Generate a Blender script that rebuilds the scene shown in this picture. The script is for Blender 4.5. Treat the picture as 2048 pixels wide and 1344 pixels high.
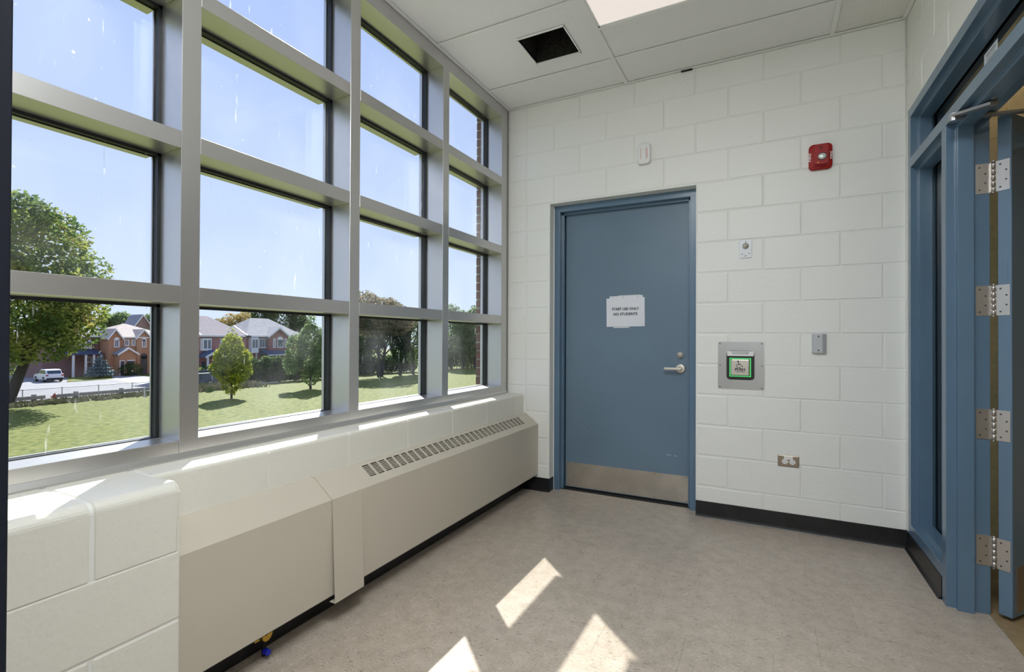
import bpy, bmesh, math, random
from mathutils import Vector, Matrix
random.seed(7)
SC = bpy.context.scene
for o in list(bpy.data.objects): bpy.data.objects.remove(o, do_unlink=True)
COL = SC.collection

# ------------------------------------------------------------------ camera
FPX = 985.38
CAM = Vector((1.8125, -3.4656, 1.1592))
FW = Vector((-0.45658046, 0.88965903, 0.00641113)).normalized()
RT = Vector((0.88968185, 0.45656276, 0.00408062)).normalized()
UP = RT.cross(FW).normalized(); RT = FW.cross(UP).normalized()
cd = bpy.data.cameras.new('camera'); cam = bpy.data.objects.new('camera', cd); COL.objects.link(cam)
cd.sensor_fit = 'HORIZONTAL'; cd.sensor_width = 36.0; cd.lens = FPX / 2048 * 36.0
cd.clip_start = 0.02; cd.clip_end = 600
m = Matrix.Identity(4)
for i in range(3):
    m[i][0] = RT[i]; m[i][1] = UP[i]; m[i][2] = -FW[i]; m[i][3] = CAM[i]
cam.matrix_world = m
SC.camera = cam

# ------------------------------------------------------------------ world, sun, exposure
SC.view_settings.view_transform = 'Standard'; SC.view_settings.look = 'None'
SC.view_settings.gamma = 1.0; SC.view_settings.use_curve_mapping = False
SC.view_settings.exposure = 0.30
w = bpy.data.worlds.new('sky'); SC.world = w; w.use_nodes = True
nt = w.node_tree; nt.nodes.clear()
N = nt.nodes.new
tc = N('ShaderNodeTexCoord'); sx = N('ShaderNodeSeparateXYZ'); cr = N('ShaderNodeValToRGB'); bg = N('ShaderNodeBackground'); wo = N('ShaderNodeOutputWorld')
nt.links.new(tc.outputs['Generated'], sx.inputs[0]); nt.links.new(sx.outputs['Z'], cr.inputs[0])
nt.links.new(cr.outputs[0], bg.inputs[0]); nt.links.new(bg.outputs[0], wo.inputs[0])
e = cr.color_ramp.elements
e[0].position = 0.0; e[0].color = (0.62, 0.71, 0.86, 1)
e[1].position = 1.0; e[1].color = (0.20, 0.30, 0.62, 1)
q = e.new(0.18); q.color = (0.52, 0.62, 0.85, 1)
q = e.new(0.55); q.color = (0.37, 0.48, 0.80, 1)
bg.inputs[1].default_value = 1.08
sl = bpy.data.lights.new('sun', 'SUN'); sl.energy = 7.6; sl.angle = math.radians(0.55); sl.color = (1.0, 0.965, 0.91)
so = bpy.data.objects.new('sun', sl); COL.objects.link(so)
so.rotation_euler = Vector((-1, 0.97, 1.14)).to_track_quat('Z', 'Y').to_euler()
so.location = (-20, 20, 25)
def area(name, loc, sx_, sy_, power, color, rot=(0, 0, 0)):
    l = bpy.data.lights.new(name, 'AREA'); l.shape = 'RECTANGLE'; l.size = sx_; l.size_y = sy_; l.energy = power; l.color = color
    o = bpy.data.objects.new(name, l); COL.objects.link(o); o.location = loc; o.rotation_euler = rot
    return o
WARM = (0.96, 1.0, 1.02)
area('fill_lamp', (1.56, -2.95, 2.955), 1.15, 0.55, 34, WARM)  # added fill light behind the camera to brighten the room, no fixture modelled
area('fill_lamp', (1.56, -3.80, 2.955), 1.15, 0.55, 30, WARM)  # second added fill, further back and out of view
area('corridor_fill', (3.6, -2.6, 2.93), 0.5, 0.5, 3, (1.0, 0.93, 0.80))  # added unseen fill that lifts the corridor and its tan wall
area('corridor_fill', (2.93, -0.16, 2.93), 0.12, 0.12, 1.1, (1.0, 0.93, 0.80))  # added unseen wash over the open leaf, brightens the tile behind it

# ------------------------------------------------------------------ materials
def mat(name, col, rough=0.6, metal=0.0, bump=0.0, bscale=80.0, var=0.0, vscale=6.0, emit=None, estr=0.0, spec=0.5, detail=4.0, aniso=None):
    mt = bpy.data.materials.new(name); mt.use_nodes = True
    t = mt.node_tree; b = t.nodes['Principled BSDF']
    b.inputs['Base Color'].default_value = (*col, 1); b.inputs['Roughness'].default_value = rough
    b.inputs['Metallic'].default_value = metal; b.inputs['Specular IOR Level'].default_value = spec
    g = None
    if bump or var:
        g = t.nodes.new('ShaderNodeNewGeometry')
        mp = t.nodes.new('ShaderNodeMapping'); t.links.new(g.outputs['Position'], mp.inputs[0])
        if aniso: mp.inputs['Scale'].default_value = aniso
    if bump:
        n = t.nodes.new('ShaderNodeTexNoise'); n.inputs['Scale'].default_value = bscale; n.inputs['Detail'].default_value = detail
        t.links.new(mp.outputs[0], n.inputs['Vector'])
        bp = t.nodes.new('ShaderNodeBump'); bp.inputs['Strength'].default_value = bump; bp.inputs['Distance'].default_value = 0.004
        t.links.new(n.outputs[0], bp.inputs['Height']); t.links.new(bp.outputs[0], b.inputs['Normal'])
    if var:
        n = t.nodes.new('ShaderNodeTexNoise'); n.inputs['Scale'].default_value = vscale; n.inputs['Detail'].default_value = 5
        t.links.new(mp.outputs[0], n.inputs['Vector'])
        r = t.nodes.new('ShaderNodeValToRGB')
        r.color_ramp.elements[0].position = 0.3; r.color_ramp.elements[1].position = 0.7
        r.color_ramp.elements[0].color = (*[c * (1 - var) for c in col], 1)
        r.color_ramp.elements[1].color = (*[min(1, c * (1 + var)) for c in col], 1)
        t.links.new(n.outputs[0], r.inputs[0]); t.links.new(r.outputs[0], b.inputs['Base Color'])
    if emit:
        b.inputs['Emission Color'].default_value = (*emit, 1); b.inputs['Emission Strength'].default_value = estr
    return mt

M = {}
M['block'] = mat('painted_block', (0.81, 0.815, 0.785), 0.42, bump=0.35, bscale=45, detail=8)
M['sillblock'] = mat('painted_sill_block', (0.75, 0.73, 0.665), 0.42, bump=0.45, bscale=60, detail=8)
M['mortar'] = mat('painted_joint', (0.78, 0.785, 0.755), 0.6)
M['heater'] = mat('heater_enamel', (0.55, 0.50, 0.42), 0.38, bump=0.03, bscale=300)
M['dark'] = mat('dark_void', (0.012, 0.012, 0.013), 0.9)
M['rubber'] = mat('black_rubber_base', (0.012, 0.012, 0.014), 0.35, var=0.5, vscale=14)
M['blue'] = mat('blue_gloss_paint', (0.105, 0.180, 0.268), 0.26, spec=0.75, bump=0.03, bscale=200, var=0.05, vscale=3)
M['doorblue'] = mat('blue_satin_door', (0.135, 0.205, 0.278), 0.36, bump=0.02, bscale=200, var=0.06, vscale=2.2)
M['nearblack'] = mat('dark_bronze_door', (0.006, 0.008, 0.016), 0.6, spec=0.2)
M['alu'] = mat('anodised_frame', (0.57, 0.56, 0.555), 0.33, metal=0.8, bump=0.03, bscale=400)
M['gasket'] = mat('black_gasket', (0.008, 0.010, 0.012), 0.5)
M['sealant'] = mat('grey_sealant', (0.28, 0.275, 0.25), 0.8, bump=0.3, bscale=60)
M['steel'] = mat('brushed_steel', (0.47, 0.47, 0.48), 0.36, metal=0.9, bump=0.05, bscale=30, aniso=(1, 1, 30))
M['kick'] = mat('scuffed_steel', (0.62, 0.58, 0.53), 0.30, metal=0.85, var=0.14, vscale=5)
M['bronze'] = mat('bronze_plate', (0.36, 0.29, 0.23), 0.35, metal=0.8)
M['nickel'] = mat('satin_nickel', (0.66, 0.62, 0.55), 0.30, metal=0.45)
M['palesteel'] = mat('pale_steel', (0.50, 0.51, 0.54), 0.35, metal=0.2)
M['hinge'] = mat('steel_hinge', (0.56, 0.53, 0.50), 0.34, metal=0.85)
M['screw'] = mat('screw_head', (0.10, 0.10, 0.10), 0.5, metal=0.6)
M['white'] = mat('white_plastic', (0.80, 0.80, 0.80), 0.4)
M['paper'] = mat('paper', (0.74, 0.76, 0.82), 0.7, bump=0.5, bscale=60)
M['ink'] = mat('black_ink', (0.03, 0.03, 0.04), 0.7)
M['redink'] = mat('red_ink', (0.55, 0.10, 0.08), 0.7)
M['red'] = mat('red_plastic', (0.34, 0.008, 0.009), 0.4, spec=0.3)
M['darkred'] = mat('dark_red', (0.10, 0.004, 0.006), 0.5)
M['lens'] = mat('clear_strobe_lens', (0.80, 0.86, 0.84), 0.1, metal=0.4)
M['green'] = mat('green_light_ring', (0.05, 0.5, 0.12), 0.3, emit=(0.10, 0.75, 0.20), estr=0.55)
M['blackpl'] = mat('black_plastic', (0.016, 0.015, 0.020), 0.35)
M['tbar'] = mat('ceiling_bar_white', (0.84, 0.84, 0.83), 0.45)
M['diff'] = mat('lamp_diffuser', (0.35, 0.34, 0.33), 0.5, emit=(1.0, 0.89, 0.83), estr=0.58)
M['tan'] = mat('tan_glazed_tile', (0.80, 0.62, 0.33), 0.3, var=0.08, vscale=30, bump=0.1, bscale=100)
M['tanjoint'] = mat('tan_joint', (0.85, 0.75, 0.50), 0.7)
M['brass'] = mat('brass', (0.75, 0.48, 0.08), 0.35, metal=0.7)
M['bluevalve'] = mat('blue_valve_cap', (0.01, 0.02, 0.45), 0.5)
M['vent'] = mat('black_duct_lining', (0.020, 0.018, 0.014), 0.9, bump=0.8, bscale=120, var=0.9, vscale=60)
M['corrfloor'] = mat('corridor_floor', (0.30, 0.22, 0.12), 0.5, var=0.2, vscale=20)
M['corrceil'] = mat('corridor_ceiling', (0.35, 0.33, 0.28), 0.8)

def ceiling_mat(name, base, th, scale):
    mt = mat(name, base, 0.85, bump=0.25, bscale=220)
    t = mt.node_tree; b = t.nodes['Principled BSDF']
    g = t.nodes.new('ShaderNodeNewGeometry'); n = t.nodes.new('ShaderNodeTexNoise'); n.inputs['Scale'].default_value = scale; n.inputs['Detail'].default_value = 3
    t.links.new(g.outputs['Position'], n.inputs['Vector'])
    r = t.nodes.new('ShaderNodeValToRGB'); r.color_ramp.interpolation = 'LINEAR'
    r.color_ramp.elements[0].position = th; r.color_ramp.elements[0].color = (*[c * 0.45 for c in base], 1)
    r.color_ramp.elements[1].position = th + 0.04; r.color_ramp.elements[1].color = (*base, 1)
    t.links.new(n.outputs[0], r.inputs[0]); t.links.new(r.outputs[0], b.inputs['Base Color'])
    return mt
M['ctile'] = ceiling_mat('mineral_tile', (0.84, 0.84, 0.84), 0.27, 230)
M['ctile_old'] = ceiling_mat('fissured_tile', (0.80, 0.79, 0.76), 0.33, 260)

def floor_mat():
    mt = mat('vinyl_tile', (0.47, 0.41, 0.355), 0.30, spec=0.35)
    t = mt.node_tree; b = t.nodes['Principled BSDF']; L = t.links.new; A = t.nodes.new
    g = A('ShaderNodeNewGeometry'); oi = A('ShaderNodeObjectInfo')
    def flecks(sc, lo, hi, seed):
        mp = A('ShaderNodeMapping'); mp.inputs['Scale'].default_value = sc; mp.inputs['Location'].default_value = (seed, seed, 0)
        mp.inputs['Rotation'].default_value = (0, 0, 0.25)
        L(g.outputs['Position'], mp.inputs[0])
        n = A('ShaderNodeTexNoise'); n.inputs['Scale'].default_value = 1; n.inputs['Detail'].default_value = 2.5; n.inputs['Distortion'].default_value = 0.6
        L(mp.outputs[0], n.inputs['Vector'])
        r = A('ShaderNodeMapRange'); r.inputs['From Min'].default_value = lo; r.inputs['From Max'].default_value = hi
        L(n.outputs[0], r.inputs[0]); return r.outputs[0]
    big = A('ShaderNodeTexNoise'); big.inputs['Scale'].default_value = 16; big.inputs['Detail'].default_value = 6; L(g.outputs['Position'], big.inputs['Vector'])
    base = A('ShaderNodeValToRGB'); base.color_ramp.elements[0].color = (0.39, 0.330, 0.268, 1); base.color_ramp.elements[1].color = (0.49, 0.42, 0.352, 1)
    base.color_ramp.elements[0].position = 0.3; base.color_ramp.elements[1].position = 0.7
    L(big.outputs[0], base.inputs[0])
    prev = base.outputs[0]
    for sc, lo, hi, seed, c in (((44, 175, 1), 0.665, 0.695, 1.3, (0.12, 0.10, 0.08, 1)), ((80, 290, 1), 0.63, 0.67, 7.7, (0.22, 0.185, 0.15, 1)), ((60, 260, 1), 0.62, 0.68, 4.1, (0.62, 0.57, 0.52, 1))):
        f = flecks(sc, lo, hi, seed)
        mx = A('ShaderNodeMix'); mx.data_type = 'RGBA'; L(f, mx.inputs[0]); L(prev, mx.inputs[6]); mx.inputs[7].default_value = c
        prev = mx.outputs[2]
    hs = A('ShaderNodeHueSaturation'); mr = A('ShaderNodeMapRange'); mr.inputs['To Min'].default_value = 0.97; mr.inputs['To Max'].default_value = 1.03
    L(oi.outputs['Random'], mr.inputs[0]); L(mr.outputs[0], hs.inputs['Value']); L(prev, hs.inputs['Color'])
    L(hs.outputs[0], b.inputs['Base Color'])
    return mt
M['floor'] = floor_mat()

def glass_mat(name, tint=(0.97, 0.985, 0.98), streaks=True, refl=0.02):
    mt = bpy.data.materials.new(name); mt.use_nodes = True; t = mt.node_tree; t.nodes.clear(); A = t.nodes.new; L = t.links.new
    out = A('ShaderNodeOutputMaterial'); tr = A('ShaderNodeBsdfTransparent'); tr.inputs[0].default_value = (*tint, 1)
    gl = A('ShaderNodeBsdfGlossy'); gl.inputs['Roughness'].default_value = 0.01
    lw = A('ShaderNodeLayerWeight'); lw.inputs[0].default_value = 0.5
    pw = A('ShaderNodeMath'); pw.operation = 'POWER'; pw.inputs[1].default_value = 5; L(lw.outputs['Facing'], pw.inputs[0])
    ma = A('ShaderNodeMath'); ma.operation = 'MULTIPLY_ADD'; ma.inputs[1].default_value = 0.9; ma.inputs[2].default_value = refl; L(pw.outputs[0], ma.inputs[0])
    mx = A('ShaderNodeMixShader'); L(ma.outputs[0], mx.inputs[0]); L(tr.outputs[0], mx.inputs[1]); L(gl.outputs[0], mx.inputs[2])
    last = mx.outputs[0]
    if streaks:
        g = A('ShaderNodeNewGeometry')
        def mask(sc, rot, lo, hi, detail, seed):
            mp = A('ShaderNodeMapping'); mp.inputs['Scale'].default_value = sc; mp.inputs['Rotation'].default_value = (rot, 0, 0); mp.inputs['Location'].default_value = (seed,) * 3
            L(g.outputs['Position'], mp.inputs[0])
            n = A('ShaderNodeTexNoise'); n.inputs['Scale'].default_value = 1; n.inputs['Detail'].default_value = detail; L(mp.outputs[0], n.inputs['Vector'])
            r = A('ShaderNodeMapRange'); r.inputs['From Min'].default_value = lo; r.inputs['From Max'].default_value = hi; L(n.outputs[0], r.inputs[0]); return r.outputs[0]
        m1 = mask((1, 60, 7), 0.10, 0.68, 0.78, 3, 0.0)      # vertical smears
        m2 = mask((1, 52, 40), 0.0, 0.725, 0.79, 2, 5.0)      # spots
        m3 = mask((1, 3.0, 2.0), 0.5, 0.45, 0.95, 4, 9.0)    # broad faint haze
        def mul(a, k):
            x = A('ShaderNodeMath'); x.operation = 'MULTIPLY'; L(a, x.inputs[0]); x.inputs[1].default_value = k; return x.outputs[0]
        def add(a, b_):
            x = A('ShaderNodeMath'); x.operation = 'ADD'; x.use_clamp = True; L(a, x.inputs[0]); L(b_, x.inputs[1]); return x.outputs[0]
        sp_ = A('ShaderNodeSeparateXYZ'); L(g.outputs['Position'], sp_.inputs[0]); gt = A('ShaderNodeMath'); gt.operation = 'GREATER_THAN'; gt.inputs[1].default_value = -0.147; L(sp_.outputs[0], gt.inputs[0])
        f0 = add(mul(m1, 0.55), mul(m2, 0.45)); fm = A('ShaderNodeMath'); fm.operation = 'MULTIPLY'; L(f0, fm.inputs[0]); L(gt.outputs[0], fm.inputs[1])
        f = add(fm.outputs[0], mul(m3, 0.09))
        df = A('ShaderNodeBsdfTranslucent'); df.inputs[0].default_value = (0.95, 0.97, 1.0, 1)
        d2 = A('ShaderNodeBsdfDiffuse'); d2.inputs[0].default_value = (0.9, 0.93, 1.0, 1)
        dm = A('ShaderNodeMixShader'); dm.inputs[0].default_value = 0.4; L(df.outputs[0], dm.inputs[1]); L(d2.outputs[0], dm.inputs[2])
        m4 = A('ShaderNodeMixShader'); L(f, m4.inputs[0]); L(last, m4.inputs[1]); L(dm.outputs[0], m4.inputs[2]); last = m4.outputs[0]
    L(last, out.inputs[0]); return mt
M['glass'] = glass_mat('window_glass')
M['glass_in'] = glass_mat('tinted_glass', (0.86, 0.89, 0.86), False, 0.04)

M['glass_dk'] = glass_mat('dark_tinted_glass', (0.38, 0.40, 0.38), False, 0.04)
def noise_col(name, stops, scale=1.0, rough=0.8, aniso=None, detail=5, transl=False, lo=0.3, hi=0.7):
    mt = mat(name, stops[0], rough); t = mt.node_tree; b = t.nodes['Principled BSDF']; A = t.nodes.new; L = t.links.new
    b.inputs['Specular IOR Level'].default_value = 0.15
    g = A('ShaderNodeNewGeometry'); mp = A('ShaderNodeMapping'); L(g.outputs['Position'], mp.inputs[0])
    if aniso: mp.inputs['Scale'].default_value = aniso
    n = A('ShaderNodeTexNoise'); n.inputs['Scale'].default_value = scale; n.inputs['Detail'].default_value = detail; L(mp.outputs[0], n.inputs['Vector'])
    r = A('ShaderNodeValToRGB'); L(n.outputs[0], r.inputs[0]); E = r.color_ramp.elements
    for i, c in enumerate(stops):
        p = lo + (hi - lo) * i / (len(stops) - 1)
        if i == 0: E[0].position = p; E[0].color = (*c, 1)
        elif i == 1: E[1].position = p; E[1].color = (*c, 1)
        else:
            q = E.new(p); q.color = (*c, 1)
    L(r.outputs[0], b.inputs['Base Color'])
    if transl:
        gm_ = A('ShaderNodeHueSaturation'); gm_.inputs['Value'].default_value = 1.45; gm_.inputs['Saturation'].default_value = 0.92; L(r.outputs[0], gm_.inputs['Color']); tb = A('ShaderNodeBsdfTranslucent'); L(gm_.outputs[0], tb.inputs[0]); mx = A('ShaderNodeMixShader'); mx.inputs[0].default_value = 0.5
        o = t.nodes['Material Output']; L(b.outputs[0], mx.inputs[1]); L(tb.outputs[0], mx.inputs[2]); L(mx.outputs[0], o.inputs[0])
    return mt
M['grass'] = noise_col('mown_grass', [(0.06, 0.085, 0.014), (0.145, 0.17, 0.03), (0.23, 0.22, 0.07)], 3.2, detail=14, lo=0.3, hi=0.72)
M['road'] = mat('grey_asphalt', (0.25, 0.25, 0.265), 0.8, var=0.1, vscale=0.6)
M['walk'] = mat('pale_concrete', (0.40, 0.395, 0.385), 0.8, var=0.06, vscale=1)
M['curbc'] = mat('concrete_curb', (0.50, 0.48, 0.46), 0.8)
M['bark'] = mat('bark', (0.045, 0.036, 0.034), 0.9, var=0.3, vscale=8)
M['leaf_maple'] = noise_col('maple_leaves', [(0.05, 0.10, 0.025), (0.12, 0.18, 0.035), (0.30, 0.31, 0.06), (0.42, 0.22, 0.12)], 0.55, transl=True, detail=7, lo=0.34, hi=0.76)
M['leaf_lime'] = noise_col('lime_leaves', [(0.07, 0.13, 0.015), (0.26, 0.30, 0.02), (0.46, 0.44, 0.05)], 2.2, transl=True)
M['leaf_grey'] = noise_col('grey_green_leaves', [(0.08, 0.15, 0.05), (0.16, 0.23, 0.09), (0.26, 0.32, 0.12)], 1.2, transl=True)
M['leaf_dark'] = noise_col('dark_leaves', [(0.025, 0.05, 0.02), (0.06, 0.11, 0.03), (0.16, 0.20, 0.05)], 0.5, transl=True)
M['leaf_gold'] = noise_col('golden_leaves', [(0.12, 0.11, 0.03), (0.29, 0.22, 0.06), (0.40, 0.29, 0.10)], 0.5, transl=True)
M['leaf_rust'] = noise_col('rusty_leaves', [(0.09, 0.10, 0.05), (0.20, 0.17, 0.10), (0.30, 0.24, 0.17)], 0.5, transl=True)
M['leaf_spruce'] = noise_col('blue_spruce_needles', [(0.10, 0.15, 0.15), (0.24, 0.31, 0.32)], 2.0, transl=True)
M['weed'] = noise_col('dry_weeds', [(0.14, 0.18, 0.07), (0.30, 0.28, 0.16), (0.42, 0.38, 0.28)], 1.0)
M['post'] = mat('galvanised_post', (0.45, 0.46, 0.48), 0.5, metal=0.4)
M['wood'] = mat('weathered_timber', (0.30, 0.27, 0.25), 0.8, var=0.2, vscale=3)
def brick_mat(name, c1, c2, mo=(0.30, 0.26, 0.24), scale=4.0):
    mt = mat(name, c1, 0.85); t = mt.node_tree; b = t.nodes['Principled BSDF']; A = t.nodes.new; L = t.links.new
    g = A('ShaderNodeNewGeometry'); mp = A('ShaderNodeMapping'); mp.inputs['Rotation'].default_value = (0, math.radians(90), math.radians(90))
    s = A('ShaderNodeSeparateXYZ'); c = A('ShaderNodeCombineXYZ'); L(g.outputs['Position'], s.inputs[0])
    ad = A('ShaderNodeMath'); ad.operation = 'ADD'; L(s.outputs[0], ad.inputs[0]); L(s.outputs[1], ad.inputs[1]); L(ad.outputs[0], c.inputs[0]); L(s.outputs[2], c.inputs[1])
    br = A('ShaderNodeTexBrick'); br.inputs['Color1'].default_value = (*c1, 1); br.inputs['Color2'].default_value = (*c2, 1); br.inputs['Mortar'].default_value = (*mo, 1); br.inputs['Scale'].default_value = scale
    br.inputs['Mortar Size'].default_value = 0.012
    L(c.outputs[0], br.inputs[0]); L(br.outputs[0], b.inputs['Base Color']); return mt
M['br_red'] = brick_mat('red_brick', (0.24, 0.055, 0.05), (0.32, 0.09, 0.075))
M['br_orange'] = brick_mat('orange_brick', (0.42, 0.19, 0.09), (0.50, 0.25, 0.13))
M['br_plum'] = brick_mat('plum_brick', (0.20, 0.10, 0.10), (0.26, 0.14, 0.13))
M['br_pink'] = brick_mat('pink_brick', (0.40, 0.14, 0.15), (0.46, 0.18, 0.18))
M['brick_dark'] = mat('dark_brick', (0.15, 0.075, 0.06), 0.85, var=0.2, vscale=12)
M['roof_grey'] = mat('grey_shingles', (0.34, 0.33, 0.34), 0.85, var=0.12, vscale=2)
M['roof_mauve'] = mat('mauve_shingles', (0.34, 0.28, 0.29), 0.85, var=0.12, vscale=2)
M['roof_tan'] = mat('tan_shingles', (0.46, 0.38, 0.34), 0.85, var=0.12, vscale=2)
M['roof_slate'] = mat('slate_shingles', (0.24, 0.24, 0.27), 0.85, var=0.12, vscale=2)
M['roof_blue'] = mat('dark_blue_porch_roof', (0.045, 0.07, 0.13), 0.7)
M['wtrim'] = mat('white_trim', (0.78, 0.78, 0.78), 0.5)
M['wpane'] = mat('far_window_glass', (0.10, 0.12, 0.15), 0.1)
M['ddoor'] = mat('dark_house_door', (0.05, 0.05, 0.06), 0.5)
M['carw'] = mat('white_car_paint', (0.78, 0.78, 0.80), 0.2)
M['cark'] = mat('dark_car_paint', (0.04, 0.055, 0.10), 0.2)
M['carg'] = mat('car_glass', (0.05, 0.07, 0.09), 0.05)
M['tyre'] = mat('tyre', (0.015, 0.015, 0.015), 0.8)
M['taill'] = mat('tail_light', (0.4, 0.02, 0.02), 0.3)
M['hydrant'] = mat('hydrant_paint', (0.45, 0.12, 0.08), 0.5)

def link_mesh():
    mt = bpy.data.materials.new('chain_link'); mt.use_nodes = True; t = mt.node_tree; b = t.nodes['Principled BSDF']; A = t.nodes.new; L = t.links.new
    b.inputs['Base Color'].default_value = (0.45, 0.46, 0.48, 1); b.inputs['Metallic'].default_value = 0.4
    g = A('ShaderNodeNewGeometry'); s = A('ShaderNodeSeparateXYZ'); L(g.outputs['Position'], s.inputs[0])
    outs = []
    for sg in (1, -1):
        a = A('ShaderNodeMath'); a.operation = 'MULTIPLY_ADD'; L(s.outputs[2], a.inputs[0]); a.inputs[1].default_value = sg; L(s.outputs[1], a.inputs[2])
        d = A('ShaderNodeMath'); d.operation = 'DIVIDE'; L(a.outputs[0], d.inputs[0]); d.inputs[1].default_value = 0.075
        f = A('ShaderNodeMath'); f.operation = 'FRACT'; L(d.outputs[0], f.inputs[0])
        l = A('ShaderNodeMath'); l.operation = 'LESS_THAN'; L(f.outputs[0], l.inputs[0]); l.inputs[1].default_value = 0.07; outs.append(l.outputs[0])
    mx = A('ShaderNodeMath'); mx.operation = 'MAXIMUM'; L(outs[0], mx.inputs[0]); L(outs[1], mx.inputs[1]); L(mx.outputs[0], b.inputs['Alpha'])
    return mt
M['link'] = link_mesh()

# ------------------------------------------------------------------ helpers
def put(name, me, parent=None, kind=None, label=None, cat=None, group=None, loc=None, rot=None):
    o = bpy.data.objects.new(name, me); COL.objects.link(o)
    if loc is not None: o.location = loc
    if rot is not None: o.rotation_euler = rot
    if parent: o.parent = parent
    if kind: o['kind'] = kind
    if label: o['label'] = label
    if cat: o['category'] = cat
    if group: o['group'] = group
    return o
def empty(name, loc=(0, 0, 0), rz=0, **k):
    o = put(name, None, **k); o.location = loc; o.rotation_euler = (0, 0, rz); o.empty_display_size = 0.05; return o
class MB:
    def __init__(s): s.bm = bmesh.new(); s.mi = 0; s.mats = []
    def use(s, mt):
        if mt not in s.mats: s.mats.append(mt)
        s.mi = s.mats.index(mt); return s
    def _new(s, geom_faces):
        for f in geom_faces: f.material_index = s.mi
    def box(s, x0, x1, y0, y1, z0, z1, bev=0.0, seg=1):
        r = bmesh.ops.create_cube(s.bm, size=1)
        vs = r['verts']
        for v in vs:
            v.co = Vector((x0 + (v.co.x + .5) * (x1 - x0), y0 + (v.co.y + .5) * (y1 - y0), z0 + (v.co.z + .5) * (z1 - z0)))
        fs = set(f for v in vs for f in v.link_faces); s._new(fs)
        if bev:
            es = list(set(e for v in vs for e in v.link_edges))
            rr = bmesh.ops.bevel(s.bm, geom=es, offset=bev, segments=seg, affect='EDGES', profile=0.5)
            s._new(rr['faces'])
        return s
    def poly(s, pts):
        f = s.bm.faces.new([s.bm.verts.new(Vector(p)) for p in pts]); f.material_index = s.mi; return s
    def prism(s, prof, axis, a, b, bev=0.0):
        # prof: list of 2D pts in the other two axes (cyclic order of axes), extruded from a to b
        def P(u, v, w_):
            return {'x': (w_, u, v), 'y': (u, w_, v), 'z': (u, v, w_)}[axis]
        A_ = [s.bm.verts.new(P(u, v, a)) for u, v in prof]; B_ = [s.bm.verts.new(P(u, v, b)) for u, v in prof]
        n = len(prof); fs = [s.bm.faces.new(A_), s.bm.faces.new(B_[::-1])]
        for i in range(n):
            j = (i + 1) % n; fs.append(s.bm.faces.new([A_[i], B_[i], B_[j], A_[j]]))
        s._new(fs)
        if bev:
            es = list(set(e for f in fs for e in f.edges)); rr = bmesh.ops.bevel(s.bm, geom=es, offset=bev, segments=2, affect='EDGES', profile=0.5); s._new(rr['faces'])
        return s
    def cyl(s, p, q, r, n=12, r2=None, cap=True):
        p = Vector(p); q = Vector(q); d = q - p; L_ = d.length
        R_ = d.to_track_quat('Z', 'Y').to_matrix().to_4x4(); R_.translation = (p + q) / 2
        rr = bmesh.ops.create_cone(s.bm, cap_ends=cap, cap_tris=False, segments=n, radius1=r, radius2=r if r2 is None else r2, depth=L_, matrix=R_)
        s._new(set(f for v in rr['verts'] for f in v.link_faces)); return s
    def sph(s, c, r, sc=(1, 1, 1), u=12, v=8):
        mt_ = Matrix.Translation(c) @ Matrix.Diagonal((*[r * k for k in sc], 1))
        rr = bmesh.ops.create_uvsphere(s.bm, u_segments=u, v_segments=v, radius=1, matrix=mt_)
        s._new(set(f for v_ in rr['verts'] for f in v_.link_faces)); return s
    def mesh(s, name, mt=None, smooth=False):
        bmesh.ops.recalc_face_normals(s.bm, faces=s.bm.faces[:])
        me = bpy.data.meshes.new(name); s.bm.to_mesh(me); s.bm.free()
        if mt is not None and not s.mats: me.materials.append(mt)
        for x in s.mats: me.materials.append(x)
        if smooth:
            for p in me.polygons: p.use_smooth = True
        return me
def part(name, mb, mt, parent=None, smooth=False, **k): return put(name, mb.mesh(name, mt, smooth), parent, **k)
def rrect(w_, h, r, n=5):
    pts = []
    for cx, cy, a0 in ((w_/2-r, h/2-r, 0), (-w_/2+r, h/2-r, 90), (-w_/2+r, -h/2+r, 180), (w_/2-r, -h/2+r, 270)):
        for i in range(n + 1):
            a = math.radians(a0 + 90 * i / n); pts.append((cx + r * math.cos(a), cy + r * math.sin(a)))
    return pts
def sillblock(parent, mt, x0, x1, y0, y1, z0, z1, r, gy=0.003, endr=0.0):
    pr = [(x0, z0 + .001), (x1, z0 + .001)]
    for i in range(7):
        a = math.radians(15 * i); pr.append((x1 - r + r * math.cos(a), z1 - r + r * math.sin(a)))
    pr.append((x0, z1))
    mb = MB().prism(pr, 'y', y0 + gy, y1 - gy)
    es = [e_ for e_ in mb.bm.edges if (abs(e_.verts[0].co.y - (y1 - gy)) < 1e-5 and abs(e_.verts[1].co.y - (y1 - gy)) < 1e-5)] if endr else []
    if es: bmesh.ops.bevel(mb.bm, geom=es, offset=endr, segments=3, affect='EDGES', profile=0.5, clamp_overlap=True)
    else:
        es = [e_ for e_ in mb.bm.edges if abs(e_.verts[0].co.y - e_.verts[1].co.y) < 1e-6 and e_.calc_length() < 1]
    es2 = [e_ for e_ in mb.bm.edges if all(abs(v.co.y - (y0 + gy)) < 1e-5 for v in e_.verts)]
    bmesh.ops.bevel(mb.bm, geom=es2, offset=0.004, segments=1, affect='EDGES', profile=0.5, clamp_overlap=True)
    return part('block', mb, mt, parent)
CACHE = {}
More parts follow.
